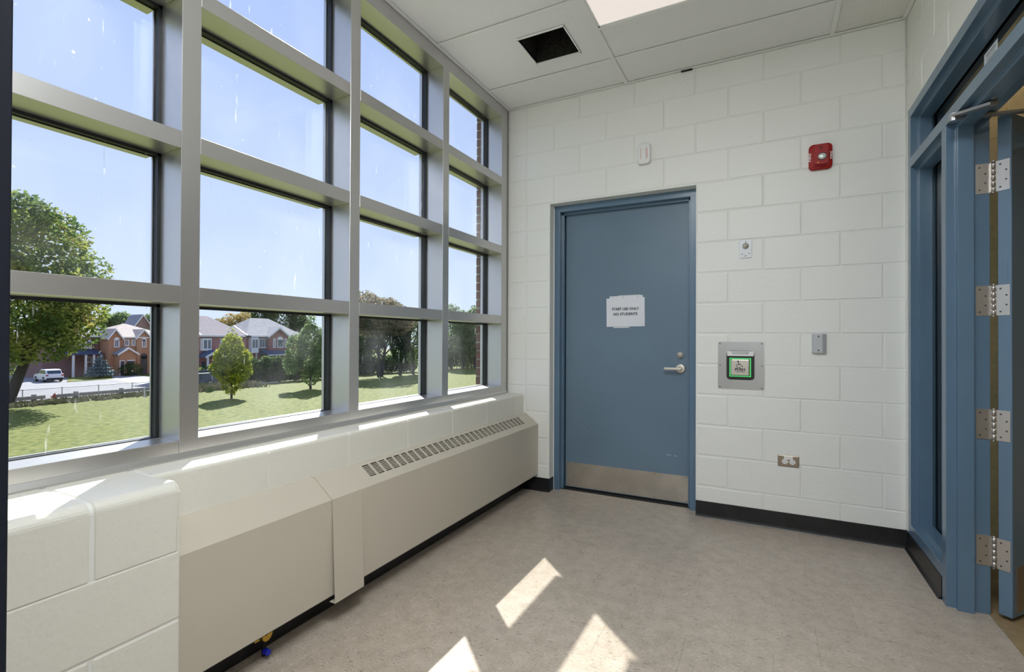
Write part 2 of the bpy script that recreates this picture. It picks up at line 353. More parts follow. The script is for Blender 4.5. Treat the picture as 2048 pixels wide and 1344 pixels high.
def block(parent, mt, x0, x1, y0, y1, z0, z1, bev=0.004, gap=0.0035, name='block', seg=1):
    dx, dy, dz = (round(a, 3) for a in (x1 - x0, y1 - y0, z1 - z0))
    key = (dx, dy, dz, mt.name, bev, gap, seg)
    if key not in CACHE:
        CACHE[key] = MB().box(-dx/2 + gap[0], dx/2 - gap[0], -dy/2 + gap[1], dy/2 - gap[1], -dz/2 + gap[2], dz/2 - gap[2], bev, seg).mesh(name, mt)
    return put(name, CACHE[key], parent, loc=((x0 + x1)/2, (y0 + y1)/2, (z0 + z1)/2))
def text(s, size, mt, parent, M4, name='lettering', ext=0.0003, align='CENTER', sx_=1.0, bold=0.02):
    c = bpy.data.curves.new(name, 'FONT'); c.body = s; c.size = size; c.align_x = align; c.align_y = 'CENTER'; c.extrude = ext; c.offset = bold * size; c.resolution_u = 2
    o = bpy.data.objects.new('t', c); COL.objects.link(o); bpy.context.view_layer.update()
    me = bpy.data.meshes.new_from_object(o.evaluated_get(bpy.context.evaluated_depsgraph_get())); bpy.data.objects.remove(o, do_unlink=True)
    me.transform(Matrix.Diagonal((sx_, 1, 1, 1))); me.materials.clear(); me.materials.append(mt)
    me.transform(M4); return put(name, me, parent)
def wallM(x, y, z): # text facing -y
    return Matrix.Translation((x, y, z)) @ Matrix.Rotation(math.radians(90), 4, 'X')
H = 2.971; W = 2.5212

# ------------------------------------------------------------------ FLOOR
fl = part('floor', MB().box(-0.0, 2.66, -4.4, 0.25, -0.2, -0.003), M['mortar'], kind='structure')
TS = 0.302
for r in range(-15, 2):
    y1 = -0.795 + 0.3017 * (r + 3) ; y0 = y1 - 0.3017
    if y0 > 0.3: continue
    off = 1.087 if (r % 2 == 0) else 1.087 - 0.151
    k = -5
    while True:
        x0 = off + 0.3017 * k; x1 = x0 + 0.3017; k += 1
        if x0 > 2.66: break
        if x1 < 0.02: continue
        a, b_, c, d = max(x0, 0.02), min(x1, 2.66), max(y0, -4.4), min(y1, 0.25)
        if b_ - a < 0.02 or d - c < 0.02: continue
        block(fl, M['floor'], a, b_, c, d, -0.02, 0.0, 0.0003, (0.00035, 0.0002, 0), 'floor_tile')

# ------------------------------------------------------------------ WALL BACK (y=0)
DX0, DX1, DZ1 = 0.355, 1.405, 2.190
wb = part('wall_back', MB().box(-0.19, DX0, 0.003, 0.25, -0.2, 3.4).box(DX1, 2.66, 0.003, 0.25, -0.2, 3.4).box(DX0, DX1, 0.003, 0.25, DZ1, 3.4), M['mortar'], kind='structure')
for k in range(15):
    z0, z1 = 0.2 * k, min(0.2 * (k + 1), H)
    xs = [0.0, 0.155]
    st = 0.389 if k % 2 else 0.591
    x = st
    while x < W - 0.03: xs.append(x); x += 0.405
    xs.append(W + 0.0)
    for a, b_ in zip(xs[:-1], xs[1:]):
        segs = [(a, b_, z0, z1)]
        if z0 < DZ1 - 0.015:
            segs = []
            if a < DX0: segs.append((a, min(b_, DX0), z0, z1))
            if b_ > DX1: segs.append((max(a, DX1), b_, z0, z1))
            if z1 > DZ1 and a < DX1 and b_ > DX0: pass
        for s_ in segs:
            if s_[1] - s_[0] < 0.02: continue
            dd = random.choice((-0.0006, 0, 0.0006))
            corner = abs(s_[1] - DX0) < 1e-3 or abs(s_[0] - DX1) < 1e-3
            block(wb, M['block'], s_[0], s_[1], dd, (0.10 if corner else 0.05) + dd, s_[2], s_[3], 0.010 if corner else 0.0045, (0.0025 if k else 0.0025, 0, 0.0018), 'block', 3 if corner else 1)

# ------------------------------------------------------------------ DOOR 1 (staff door in the back wall)
FY = 0.085; LY = 0.165
d1 = empty('door_1', (0.88, FY, 0), kind='structure')
def atp(o, mb_part): # keep world coords under an offset empty
    return mb_part
def child(name, mb, mt, par, smooth=False, **k):
    o = part(name, mb, mt, None, smooth, **k); o.parent = par
    o.matrix_parent_inverse = worldm(par).inverted(); return o
def worldm(o):
    m_ = Matrix.LocRotScale(o.location, o.rotation_euler, o.scale)
    if o.parent: m_ = worldm(o.parent) @ o.matrix_parent_inverse @ m_
    return m_
def ctext(s, size, mt, par, M4, **k):
    o = text(s, size, mt, None, M4, **k); o.parent = par; o.matrix_parent_inverse = worldm(par).inverted(); return o
fi0, fi1, fiz = 0.403, 1.357, 2.142
fr = MB()
prof_l = [(DX0 - .004, FY), (fi0, FY), (fi0, FY + .045), (fi0 + .016, FY + .045), (fi0 + .016, FY + .078), (fi0, FY + .078), (fi0, 0.25), (DX0 - .004, 0.25)]
fr.prism(prof_l, 'z', 0.0, fiz + 0.02, 0.0015)
prof_r = [(DX1 + .004, FY), (fi1, FY), (fi1, FY + .045), (fi1 - .016, FY + .045), (fi1 - .016, FY + .078), (fi1, FY + .078), (fi1, 0.25), (DX1 + .004, 0.25)]
fr.prism(prof_r[::-1], 'z', 0.0, fiz + 0.02, 0.0015)
o = child('frame', fr, M['blue'], d1)
hd = MB(); hd.prism([(FY - .0005, 2.194), (FY - .0005, fiz), (FY + .045, fiz), (FY + .045, fiz - .016), (FY + .078, fiz - .016), (FY + .078, fiz), (0.25, fiz), (0.25, 2.194)], 'x', DX0 - .004, DX1 + .004)
child('frame_head', hd, M['blue'], d1)
leaf = child('door_leaf', MB().box(0.424, 1.347, LY, LY + .044, 0.012, 2.134, 0.002), M['doorblue'], d1)
child('kick_plate', MB().box(0.432, 1.337, LY - .0015, LY, 0.018, 0.205, 0.0006), M['kick'], leaf, label='scuffed steel kick plate')
sc = MB()
for i in range(5):
    for z in (0.028, 0.195): sc.sph((0.445 + i * 0.22, LY - .0015, z), 0.0035, (1, .5, 1), 8, 5)
child('kick_plate_screw', sc, M['screw'], leaf)
dl = MB(); dl.cyl((1.285, LY, 1.053), (1.285, LY - .016, 1.053), 0.023, 24).cyl((1.285, LY - .016, 1.053), (1.285, LY - .019, 1.053), 0.016, 20)
dl.use(M['nickel']).box(1.2835, 1.2865, LY - .0195, LY - .018, 1.046, 1.060); child('deadbolt_cylinder', dl, M['nickel'], leaf, True, label='round nickel lock cylinder')
child('keyhole', MB().box(1.2838, 1.2862, LY - .0205, LY - .0188, 1.045, 1.058), M['screw'], leaf)
ro = MB().cyl((1.285, LY, 0.957), (1.285, LY - .010, 0.957), 0.033, 28).cyl((1.285, LY - .010, 0.957), (1.285, LY - .012, 0.957), 0.033, 28, 0.028).cyl((1.285, LY - .012, 0.957), (1.285, LY - .055, 0.957), 0.011, 16)
child('lever_rose', ro, M['nickel'], leaf, True, label='round nickel rose')
child('lever_handle', MB().box(1.180, 1.300, LY - .066, LY - .050, 0.947, 0.966, 0.006, 3), M['nickel'], leaf, label='nickel lever handle')
sw = MB()
for x, z, l in ((1.19, 0.34, .03), (1.24, 0.337, .02), (0.60, 0.45, .006)): sw.box(x, x + l, LY - .0006, LY, z, z + .0022)
child('scratch_mark', sw, M['white'], leaf)
child('threshold', MB().box(0.40, 1.36, 0.12, 0.25, -0.002, 0.004), M['dark'], d1)
part('wall_beyond', MB().box(0.3, 1.5, 0.26, 0.28, 0, 2.4), M['dark'], kind='structure')
caulk = MB().box(DX1 - .004, DX1 + .004, FY - .006, FY + .004, 0, 2.19).box(DX0 - .004, DX0 + .005, FY - .006, FY + .004, 0, 2.19)
part('trim_1', caulk, M['block'], kind='structure')

# notice on the door
nx, nz = 0.893, 1.362
nt_ = empty('notice', (nx, LY - .002, nz), label='white paper notice reading STAFF USE ONLY NO STUDENTS, taped to the blue door', cat='notice')
nt_.rotation_euler = (0, math.radians(-0.5), 0)
def rel(name, mb, mt, par, smooth=False, **k): return put(name, mb.mesh(name, mt, smooth), par, **k)
pm = MB()
nxs, nzs = 12, 9; w2, h2 = 0.142, 0.106
vv = [[pm.bm.verts.new(((-w2 + 2 * w2 * i / nxs) , -0.0015 - 0.0012 * math.sin(i * 1.7 + j) * (0.2 + abs(i - 6) / 8) , -h2 + 2 * h2 * j / nzs)) for i in range(nxs + 1)] for j in range(nzs + 1)]
for j in range(nzs):
    for i in range(nxs): pm.bm.faces.new([vv[j][i], vv[j][i + 1], vv[j + 1][i + 1], vv[j + 1][i]])
rel('paper_sheet', pm, M['paper'], nt_)
rel('backing_sheet', MB().box(-0.118, 0.128, 0.0, 0.0009, 0.09, 0.122), M['paper'], nt_)
rel('tape', MB().box(-0.05, 0.112, -0.0002, 0.0009, 0.1225, 0.1255), M['white'], nt_); rel('tape', MB().box(-0.09, 0.03, 0, .0008, -0.115, -0.108), M['white'], nt_)
for x in (-0.1, -0.02, 0.09): rel('print_mark', MB().box(x, x + .006, -0.001, -0.0002, 0.112, 0.116), M['ink'], nt_)
TM = lambda x, z, y=-0.0042: Matrix.Translation((x, y, z)) @ Matrix.Rotation(math.radians(90), 4, 'X')
text('STAFF USE ONLY', 0.0265, M['ink'], nt_, TM(0.0, 0.024))
text('NO STUDENTS', 0.0265, M['ink'], nt_, TM(0.0, -0.014))

# ------------------------------------------------------------------ fixtures on the back wall
# accessible push plate
px0, px1, pz0, pz1 = 1.541, 1.808, 0.845, 1.148
pc = ((px0 + px1) / 2, -0.0, (pz0 + pz1) / 2)
pp_ = empty('push_plate', pc, label='square steel plate with green-lit wheelchair PUSH TO OPEN button beside the door', cat='door button')
pl_ = MB().prism(rrect(px1 - px0, pz1 - pz0, 0.008), 'y', -0.003, 0.0008); rel('wall_plate', pl_, M['steel'], pp_)
b_ = MB().prism([(x - 0.001, z + 0.002) for x, z in rrect(0.162, 0.185, 0.022)], 'y', -0.006, -0.003); bb = rel('button_housing', b_, M['blackpl'], pp_, label='black plastic housing')
rel('housing_rim', MB().prism([(x - 0.001, z - 0.016) for x, z in rrect(0.157, 0.142, 0.022)], 'y', -0.012, -0.006), M['blackpl'], pp_)
gr_ = MB()
gx0, gx1, gz0, gz1 = -0.0635, 0.0605, -0.070, 0.048; t_ = 0.0045
for a in ((gx0, gx1, gz1 - t_, gz1), (gx0, gx1, gz0, gz0 + t_), (gx0, gx0 + t_, gz0, gz1), (gx1 - t_, gx1, gz0, gz1)): gr_.box(a[0], a[1], -0.0155, -0.012, a[2], a[3])
rel('light_ring', gr_, M['green'], pp_, label='glowing green light ring')
bt = MB(); bt.box(-0.056, 0.053, -0.024, -0.012, -0.0625, 0.0405, 0.006, 2); btn = rel('button', bt, M['kick'], pp_, label='square steel push button')
ic = MB(); yb = -0.0252
ic.cyl((-0.013, yb, 0.028), (-0.013, yb + .001, 0.028), 0.0048, 16)
def stroke(pts, wd):
    for (a, b2), (c, d2) in zip(pts[:-1], pts[1:]):
        dv = Vector((c - a, 0, d2 - b2)); L2 = dv.length; nrm = Vector((-dv.z, 0, dv.x)) / L2 * wd / 2; e_ = dv / L2 * wd * .3
        P = [Vector((a, yb, b2)) - e_ + nrm, Vector((a, yb, b2)) - e_ - nrm, Vector((c, yb, d2)) + e_ - nrm, Vector((c, yb, d2)) + e_ + nrm]
        ic.poly(P)
stroke([(-0.0125, 0.022), (-0.0115, 0.006), (0.004, 0.006), (0.011, -0.006), (0.016, -0.0035)], 0.0034)
stroke([(-0.0115, 0.014), (0.001, 0.014)], 0.0028)
stroke([(-0.0095 + 0.0125 * math.cos(math.radians(a)), -0.001 + 0.0125 * math.sin(math.radians(a))) for a in range(125, 345, 20)], 0.0032)
rel('wheelchair_symbol', ic, M['ink'], btn)
text('PUSH', 0.0205, M['ink'], btn, TM(-0.002, -0.024, -0.0250), sx_=1.2, bold=.045, name='push_lettering')
text('TO OPEN', 0.0105, M['ink'], btn, TM(-0.001, -0.038, -0.0250), sx_=1.25, name='open_lettering')
lb = rel('instruction_label', MB().prism([(x - 0.001, z + 0.0765) for x, z in rrect(0.155, 0.031, 0.005)], 'y', -0.0075, -0.006), M['white'], pp_, label='small white label strip')
text('DOOR LOCKED WHEN RED', 0.0078, M['ink'], lb, TM(-0.001, 0.0845, -0.0078), name='label_lettering')
text('UNLOCKED WHEN GREEN', 0.0078, M['ink'], lb, TM(-0.001, 0.0750, -0.0078), name='label_lettering')
for x in (-0.121, 0.121):
    for z in (-0.14, 0.0, 0.14): rel('screw', MB().sph((x, -0.003, z), 0.004, (1, .5, 1), 8, 5), M['screw'], pp_, True)

def plate(name, x0, x1, z0, z1, lab, cat, mt, bev=0.003):
    e_ = empty(name, ((x0 + x1)/2, 0, (z0 + z1)/2), label=lab, cat=cat); w_, h_ = (x1-x0)/2, (z1-z0)/2
    rel('cover_plate', MB().box(-w_, w_, -0.006, 0.0008, -h_, h_, bev, 2), mt, e_); return e_
ks = plate('key_switch', 1.668, 1.738, 1.682, 1.797, 'small pale metal key switch plate on white block wall above the push plate', 'switch', M['palesteel'], 0.001)
rel('lock_cylinder', MB().cyl((0, -.006, .018), (0, -.013, .018), .019, 24).cyl((0, -.013, .018), (0, -.016, .018), .013, 20), M['nickel'], ks, True)
rel('keyhole', MB().box(-.0015, .0015, -.0172, -.0158, .008, .020), M['screw'], ks)
for x, z in ((0, .045), (0, -.045), (.021, -.030), (-.021, -.032)): rel('screw', MB().sph((x, -.006, z), .0035, (1, .5, 1), 8, 5), M['screw'], ks)
bp_ = empty('blank_plate', (2.101, 0, 1.141), label='blank curved steel box cover on block wall right of the push plate', cat='wall plate')
rel('cover_plate', MB().prism([(-.037, 0.0008), (-.037, -.010), (-.030, -.020), (-.015, -.026), (.015, -.026), (.030, -.020), (.037, -.010), (.037, 0.0008)], 'z', -.057, .057, 0.0015), M['palesteel'], bp_)
for z in (-.041, .041): rel('screw', MB().sph((-.004, -.0262, z), .005, (1, .4, 1), 10, 6), M['screw'], bp_)
ou = plate('outlet', 1.884, 1.998, 0.384, 0.453, 'horizontal bronze plate with white double socket low on the block wall', 'socket', M['bronze'], 0.004)
rel('receptacle_body', MB().box(-.024, .024, -.0085, -.006, .010, .030, .001), M['white'], ou, label='white centre bar')
for x in (-.0185, .0215):
    s_ = rel('receptacle', MB().prism([(x + a * 0.0165, b2 * 0.0155 - .003) for a, b2 in [(math.cos(t * math.pi / 8), math.sin(t * math.pi / 8)) for t in range(16)]], 'y', -.0095, -.006), M['white'], ou, label='round white receptacle')
    rel('slot', MB().box(x + .001, x + .008, -.0099, -.0094, .001, .003).box(x + .001, x + .008, -.0099, -.0094, -.011, -.009).cyl((x - .008, -.0099, -.003), (x - .008, -.0094, -.003), .002, 8), M['ink'], s_)
rel('centre_screw', MB().sph((.0015, -.0065, -.004), .003, (1, .5, 1), 8, 5), M['nickel'], ou)

# strobe
st_ = empty('fire_alarm_strobe', (2.107, 0, 2.256), label='red fire alarm horn with round clear strobe lens high on the wall', cat='fire alarm')
sb = MB().prism(rrect(.120, .150, .022), 'y', -.022, .0008, 0.004); rel('base', sb, M['red'], st_, True)
rel('raised_body', MB().prism([(x, z + .006) for x, z in rrect(.070, .118, .010)], 'y', -.048, -.022, 0.003), M['red'], st_, False)
rel('raised_step', MB().prism([(x, z + .003) for x, z in rrect(.082, .126, .012)], 'y', -.032, -.022), M['red'], st_)
rel('strobe_lens', MB().sph((.006, -.048, -.008), .021, (1, .45, .85), 20, 10), M['lens'], st_, True, label='round clear lens')
rel('lens_rim', MB().cyl((.006, -.0478, -.008), (.006, -.0495, -.008), .0245, 28), M['darkred'], st_, label='dark rim round the lens')
gl_ = MB()
for i in range(-3, 4):
    for j in range(-3, 4):
        if abs(i) + abs(j) <= 3: gl_.box(i * .0042 - .0015, i * .0042 + .0015, -.0487, -.0478, .043 + j * .0042 - .0015, .043 + j * .0042 + .0015)
rel('sounder_grille', gl_, M['darkred'], st_, label='diamond of small dark sounder holes')
rel('test_port', MB().box(-.004, .006, -.0226, -.0215, -.062, -.054), M['dark'], st_); rel('latch_mark', MB().box(-.018, -.011, -.0487, -.0478, -.044, -.041), M['brass'], st_)
o = text('FIRE', 0.017, M['white'], st_, Matrix.Translation((-.0545, -.0235, 0)) @ Matrix.Rotation(math.radians(90), 4, 'X') @ Matrix.Rotation(math.radians(90), 4, 'Z'), sx_=1.7)
o = text('FIRE', 0.015, M['white'], st_, Matrix.Translation((.0545, -.0235, 0)) @ Matrix.Rotation(math.radians(90), 4, 'X') @ Matrix.Rotation(math.radians(90), 4, 'Z'), sx_=1.7)

de = empty('detector', (1.066, 0, 2.449), label='small white rounded wall sensor with red print above the blue door', cat='detector')
rel('housing', MB().prism(rrect(.088, .145, .022), 'y', -.026, .0008, 0.006), M['white'], de, True)
rel('back_flange', MB().prism(rrect(.094, .150, .024), 'y', -.008, .0008), M['white'], de)
rm = MB()
for x in (-.022, .015, .022): rm.box(x, x + .0022, -.0268, -.0258, -.035, .035)
rel('red_print', rm, M['redink'], de, label='lines of small red print')

# ------------------------------------------------------------------ rubber base
def base_prof(): return [(0.0, 0.0), (-0.016, 0.0), (-0.014, 0.004), (-0.005, 0.014), (-0.0035, 0.10), (0.0, 0.101)]
part('baseboard_back', MB().prism(base_prof(), 'x', DX1 + .001, W - .001), M['rubber'], kind='structure')
part('baseboard_corner', MB().prism(base_prof(), 'x', 0.138, DX0 - .001).prism([(DX0 - .012, 0.002), (DX0 + .003, 0.002), (DX0 + .003, FY), (DX0 - .001, FY)], 'z', 0, .1), M['rubber'], kind='structure')
part('baseboard_left', MB().box(0.136, 0.146, -2.62, -0.002, 0, 0.10, .002), M['rubber'], kind='structure')
rb = MB(); rb.prism([(W - 0.0 + a, z) for a, z in base_prof()], 'y', -0.612, -0.0)
rb.prism([(W - 0.0 + a, z) for a, z in base_prof()], 'y', -4.3, -2.57)
part('baseboard_right', rb, M['rubber'], kind='structure')

# ------------------------------------------------------------------ LEFT: knee wall, pillar
KX = 0.137; KZ = 0.735
PXF = 0.287
def capprof(x1, z1, r, x0=-0.19, z0=-0.2):
    pr = [(x0, z0), (x1, z0)]
    for i in range(7):
        a = math.radians(15 * i); pr.append((x1 - r + r * math.cos(a), z1 - r + r * math.sin(a)))
    return pr + [(x0, z1)]
kw = part('wall_left', MB().prism(capprof(KX - .003, KZ - .003, .016), 'y', -2.621, 0.0).prism(capprof(PXF - .003, KZ - .003, .028), 'y', -4.3, -2.621).box(-0.19, 0.0, -4.4, -3.26, -0.2, 3.4).box(-0.19, 0.0, -3.3, 0.25, H + 0.002, 3.4), M['mortar'], kind='structure')
ys = [0.0, -0.165, -0.57, -0.985, -1.40, -1.815, -2.22, -2.612]
for a, b_ in zip(ys[:-1], ys[1:]):
    sillblock(kw, M['sillblock'], 0.0, KX, b_, a, 0.537, KZ, 0.016, 0.0022)
for zz in (0.137, 0.337):
    yy = [0.0, -0.36, -0.77, -1.18, -1.6, -2.0, -2.4, -2.612] if zz > .3 else ys
    for a, b_ in zip(yy[:-1], yy[1:]): block(kw, M['sillblock'], 0.05, KX, b_, a, zz, zz + .2, 0.006, (0, 0.0025, 0.001), 'block', 1)
PXF = 0.287
for z0, z1, jl in ((0.538, KZ, [-2.615, -2.833, -3.24, -3.645, -4.3]), (0.338, 0.538, [-2.615, -3.035, -3.44, -4.3]), (0.138, 0.338, [-2.615, -2.833, -3.24, -3.645, -4.3]), (0.0, 0.138, [-2.615, -3.035, -3.44, -4.3])):
    for a, b_ in zip(jl[:-1], jl[1:]):
        if z1 > .7: sillblock(kw, M['sillblock'], 0.0, PXF, b_, a, z0, z1, 0.028, 0.0045, 0.012 if a > -2.7 else 0.006)
        else: block(kw, M['sillblock'], 0.0, PXF, b_, a, z0, z1, 0.006, (0, 0.003, 0.0012), 'block', 2)

# ------------------------------------------------------------------ WINDOW 1
w1 = empty('window_1', (0, -1.6, 0.8), kind='structure')
GX = -0.135; XO = -0.19
jy = [(-0.115, -0.035), (-0.898, -0.832), (-1.681, -1.615), (-2.467, -2.401), (-3.262, -3.187)]
for a, b_ in jy: child('mullion', MB().box(XO, 0.0, a, b_, 0.745, H - .004, 0.0012), M['alu'], w1)
rz = [(1.280, 1.341), (1.822, 1.882), (2.356, 2.416)]
bays = [(jy[i + 1][1], jy[i][0]) for i in range(4)]
for (y0, y1) in bays:
    for (z0, z1) in rz: child('transom_rail', MB().box(-0.225, -0.0008, y0 + .0004, y1 - .0004, z0, z1, 0.0010), M['alu'], w1)
    child('sill_rail', MB().box(XO, -0.0008, y0 + .0004, y1 - .0004, 0.748, 0.801, 0.0010), M['alu'], w1)
    child('head_rail', MB().box(XO, -0.0008, y0 + .0004, y1 - .0004, 2.886, H - .004, 0.0010), M['alu'], w1)
child('sill_flashing', MB().prism([(-0.19, 0.730), (0.004, 0.730), (0.010, 0.741), (0.002, 0.758), (-0.002, 0.760), (-0.19, 0.750)], 'y', -3.262, -0.034), M['alu'], w1)
zr = [0.801, 1.280, 1.341, 1.822, 1.882, 2.356, 2.416, 2.886]
for (y0, y1) in bays:
    for i in range(4):
        z0, z1 = zr[2 * i], zr[2 * i + 1]
        pane = child('pane', MB().box(GX - .024, GX, y0 + .002, y1 - .002, z0 + .002, z1 - .002), M['glass'], w1)
        g_ = MB()
        for xa, xb, t2 in ((GX, GX + .010, .011), (GX - .028, GX - .024, .009), (GX - .0235, GX - .0005, .006)):
            g_.box(xa, xb, y0, y0 + t2, z0, z1).box(xa, xb, y1 - t2, y1, z0, z1).box(xa, xb, y0, y1, z1 - t2, z1).box(xa, xb, y0, y1, z0, z0 + t2 * .25)
        o = child('gasket', g_, M['gasket'], pane, label='black rubber gasket')
part('trim_2', MB().box(-0.02, -0.003, -0.036, 0.003, 0.74, H), M['sealant'], kind='structure')
# outside brick pier
we = part('wall_outside', MB().box(-0.275, -0.19, -0.028, 2.5, -3.8, 3.6).box(-0.28, -0.19, -9, 0.0, -3.8, 0.70).box(-0.28, -0.19, -9, 0.3, 3.05, 3.6).box(-0.28, -0.19, -9, -3.3, 0.7, 3.05), M['sealant'], kind='structure')
for i in range(34):
    z = 0.72 + i * 0.069
    ln = 0.10 if i % 2 else 0.2
    block(we, M['brick_dark'], -0.281, -0.195, -0.031, -0.031 + ln, z, z + 0.069, 0.002, (0, 0.0, 0.0045), 'brick')

# ------------------------------------------------------------------ HEATER
HX = 0.263; HZ = 0.508; sx1, sz1 = 0.160, 0.585; HB = 0.122
ht = empty('heater', (0.2, -1.3, HB), label='long beige metal convector heater cabinet on the wall below the windows', cat='heater')
def cab(y0, y1, grille):
    mb = MB()
    mb.box(HX - .002, HX, y0, y1, HB, HZ - .001)                       # front sheet
    mb.box(KX, HX, y0, y1, HB, HB + .002)
    mb.prism([(KX, sz1 - .002), (sx1, sz1 - .002), (sx1, sz1), (KX, sz1)], 'y', y0, y1)
    return mb
d = Vector((HX - sx1, 0, HZ - sz1)); SL = d.length; du = d.normalized(); nn = Vector((-du.z, 0, du.x)); 
if nn.z < 0: nn = -nn
def slope(mb, s0, s1, y0, y1, t=0.0016, lift=0.0):
    P0 = Vector((sx1, 0, sz1)) + nn * lift
    A_ = P0 + du * s0; B_ = P0 + du * s1; C_ = B_ - nn * t; D_ = A_ - nn * t
    mb.prism([(A_.x, A_.z), (B_.x, B_.z), (C_.x, C_.z), (D_.x, D_.z)], 'y', y0, y1)
lc = cab(-2.613, -2.0, False); slope(lc, 0, SL, -2.613, -2.0); child('left_cabinet', lc, M['heater'], ht)
rc = cab(-2.0, -0.0015, True)
gy0, gpitch, ng, gw = -1.771, 0.0541, 30, 0.0415; gs0, gs1 = 0.015, 0.083
slope(rc, 0, gs0, -2.0, -0.0015); slope(rc, gs1, SL, -2.0, -0.0015); slope(rc, gs0, gs1, -2.0, gy0)
for i in range(ng):
    a = gy0 + i * gpitch + gw; b_ = gy0 + (i + 1) * gpitch if i < ng - 1 else -0.0015
    slope(rc, gs0, gs1, a, b_)
rc.box(KX, HX, -0.003, -0.0015, HB, HZ - .001)
rc.prism([(KX, HZ - .002), (HX, HZ - .002), (sx1, sz1 - .001), (KX, sz1 - .001)], 'y', -0.003, -0.0015)
child('right_cabinet', rc, M['heater'], ht)
gm = MB()
nl = 8
for j in range(1, nl):
    s_ = gs0 + (gs1 - gs0) * j / nl; slope(gm, s_ - .0017, s_ + .0017, -gw / 2, gw / 2, 0.003)
gme = gm.mesh('grille_section', M['heater'])
for i in range(ng):
    o = put('grille_section', gme, None, loc=(0, gy0 + i * gpitch + gw / 2, 0)); o.parent = ht; o.matrix_parent_inverse = worldm(ht).inverted()
child('inner_duct', MB().prism([(KX + .005, .50), (HX - .006, .46), (HX - .006, .47), (sx1, .555), (KX + .005, .56)], 'y', -1.99, -0.01), M['bronze'], ht)
jc = MB(); cy0, cy1 = -2.028, -1.868
P = [(KX, sz1 + .002), (sx1 + .002, sz1 + .003), (HX + .004, HZ + .003), (HX + .022, HB - .022), (HX + .020, HB - .022), (HX + .002, HZ), (sx1, sz1 + .0005), (KX, sz1 - .001)]
jc.prism(P, 'y', cy0, cy1).box(HX - .01, HX + .022, cy0, cy1, HB - .024, HB - .022)
child('joint_cover', jc, M['heater'], ht, label='overlapping beige joint cover bent outward at the bottom')
part('wall_recess_shade', MB().box(0.1365, 0.1368, -2.6, 0, 0.1, 0.5), M['dark'], kind='structure')  # flat dark sheet standing in for the shade under the heater
va = empty('valve', (0.185, -2.27, 0.0), label='yellow pipe valve wheel and blue cap under the heater', cat='valve')
rel('pipe', MB().cyl((0, 0, 0), (0, 0, 0.13), 0.008, 12), M['dark'], va)
rel('handwheel', MB().cyl((0.012, 0.0, 0.085), (0.020, 0.002, 0.085), 0.026, 20).cyl((0.02, 0, .085), (.03, 0, .085), .008, 10), M['brass'], va, label='yellow handwheel')
rel('cap', MB().cyl((0.018, -.01, 0.028), (0.040, -.01, 0.028), 0.011, 12), M['bluevalve'], va, label='blue cap')
rel('fitting', MB().box(0.012, 0.028, -.055, -.035, 0.080, 0.092, .002), M['brass'], va)

# ------------------------------------------------------------------ CEILING
ce = part('ceiling', MB().box(-0.19, 4.8, -4.5, 0.3, 3.36, 3.45), M['corrceil'], kind='structure')
TX = [0.0, 0.939, 2.166, W]
cy = [0.0, -0.35, -0.985, -1.595, -2.205, -2.815, -3.425, -4.035, -4.3]
vx0, vx1, vy0, vy1 = 0.475, 0.775, -0.815, -0.512
def ctile(x0, x1, y0, y1, mt=None, z=H + .005):
    block(ce, mt or M['ctile'], x0, x1, y0, y1, z, z + .016, 0.0004, (0.002, 0.002, 0), 'ceiling_tile')
lamp_rows = [(-0.985, -0.690)]
def troffer(x0, x1, y0, y1, lab, mt):
    t = empty('ceiling_light', ((x0 + x1)/2, (y0 + y1)/2, H), label=lab, cat='ceiling light')
    a, b_ = (x1 - x0)/2 - .006, (y1 - y0)/2 - .006
    rel('housing', MB().box(-a, a, -b_, -b_ + .016, .001, .05).box(-a, a, b_ - .016, b_, .001, .05).box(-a, -a + .016, -b_, b_, .001, .05).box(a - .016, a, -b_, b_, .001, .05).box(-a, a, -b_, b_, .05, .055), M['tbar'], t)
    rel('diffuser', MB().box(-a + .016, a - .016, -b_ + .016, b_ - .016, .006, .012), mt, t, label='glowing white diffuser')
for i in range(3):
    for j in range(len(cy) - 1):
        x0, x1, y1, y0 = TX[i], TX[i + 1], cy[j], cy[j + 1]
        if i == 0 and j == 1:
            x0_, y0_ = x0, y0   # tile with the open grille: built as one tile with a square hole
            tm = MB()
            for a in ((x0 + .002, vx0, y0 + .002, y1 - .002), (vx1, x1 - .002, y0 + .002, y1 - .002), (vx0, vx1, y0 + .002, vy0), (vx0, vx1, vy1, y1 - .002)): tm.box(a[0], a[1], a[2], a[3], H + .005, H + .021)
            part('ceiling_tile', tm, M['ctile'], ce); continue
        if i == 1 and j == 1:
            ctile(x0, x1, -0.690, y1); continue
        if i == 1 and j in (4, 6):
            ctile(x0, x1, y0, y0 + .3); continue
        if i == 0 and j == 6:
            ctile(x0, x1, y0, y0 + .3); continue
        ctile(x0, x1, y0, y1, M['ctile_old'] if i == 2 else None)
troffer(TX[1], TX[2], -0.985, -0.690, 'glowing white rectangular ceiling light panel beside the open vent', M['diff'])
def bar(x0, x1, y0, y1): part('ceiling_bar', MB().box(x0, x1, y0, y1, H - .0015, H + .0005).box((x0 + x1)/2 - .0015, (x0 + x1)/2 + .0015, (y0 + y1)/2 - .0015 if x1 - x0 > y1 - y0 else y0, (y0 + y1)/2 + .0015 if x1 - x0 > y1 - y0 else y1, H + .002, H + .03), M['tbar'], ce)
for x in TX[1:3]: bar(x - .012, x + .012, -4.3, 0)
for y in cy[1:-1]:
    for i in range(3): bar(TX[i] + (.012 if i else 0), TX[i + 1] - .012, y - .011, y + .011)
bar(TX[1] + .012, TX[2] - .012, -0.701, -0.679)
wa = MB()
wa.box(0.0, 0.022, -4.278, -0.022, H - .002, H + .001)
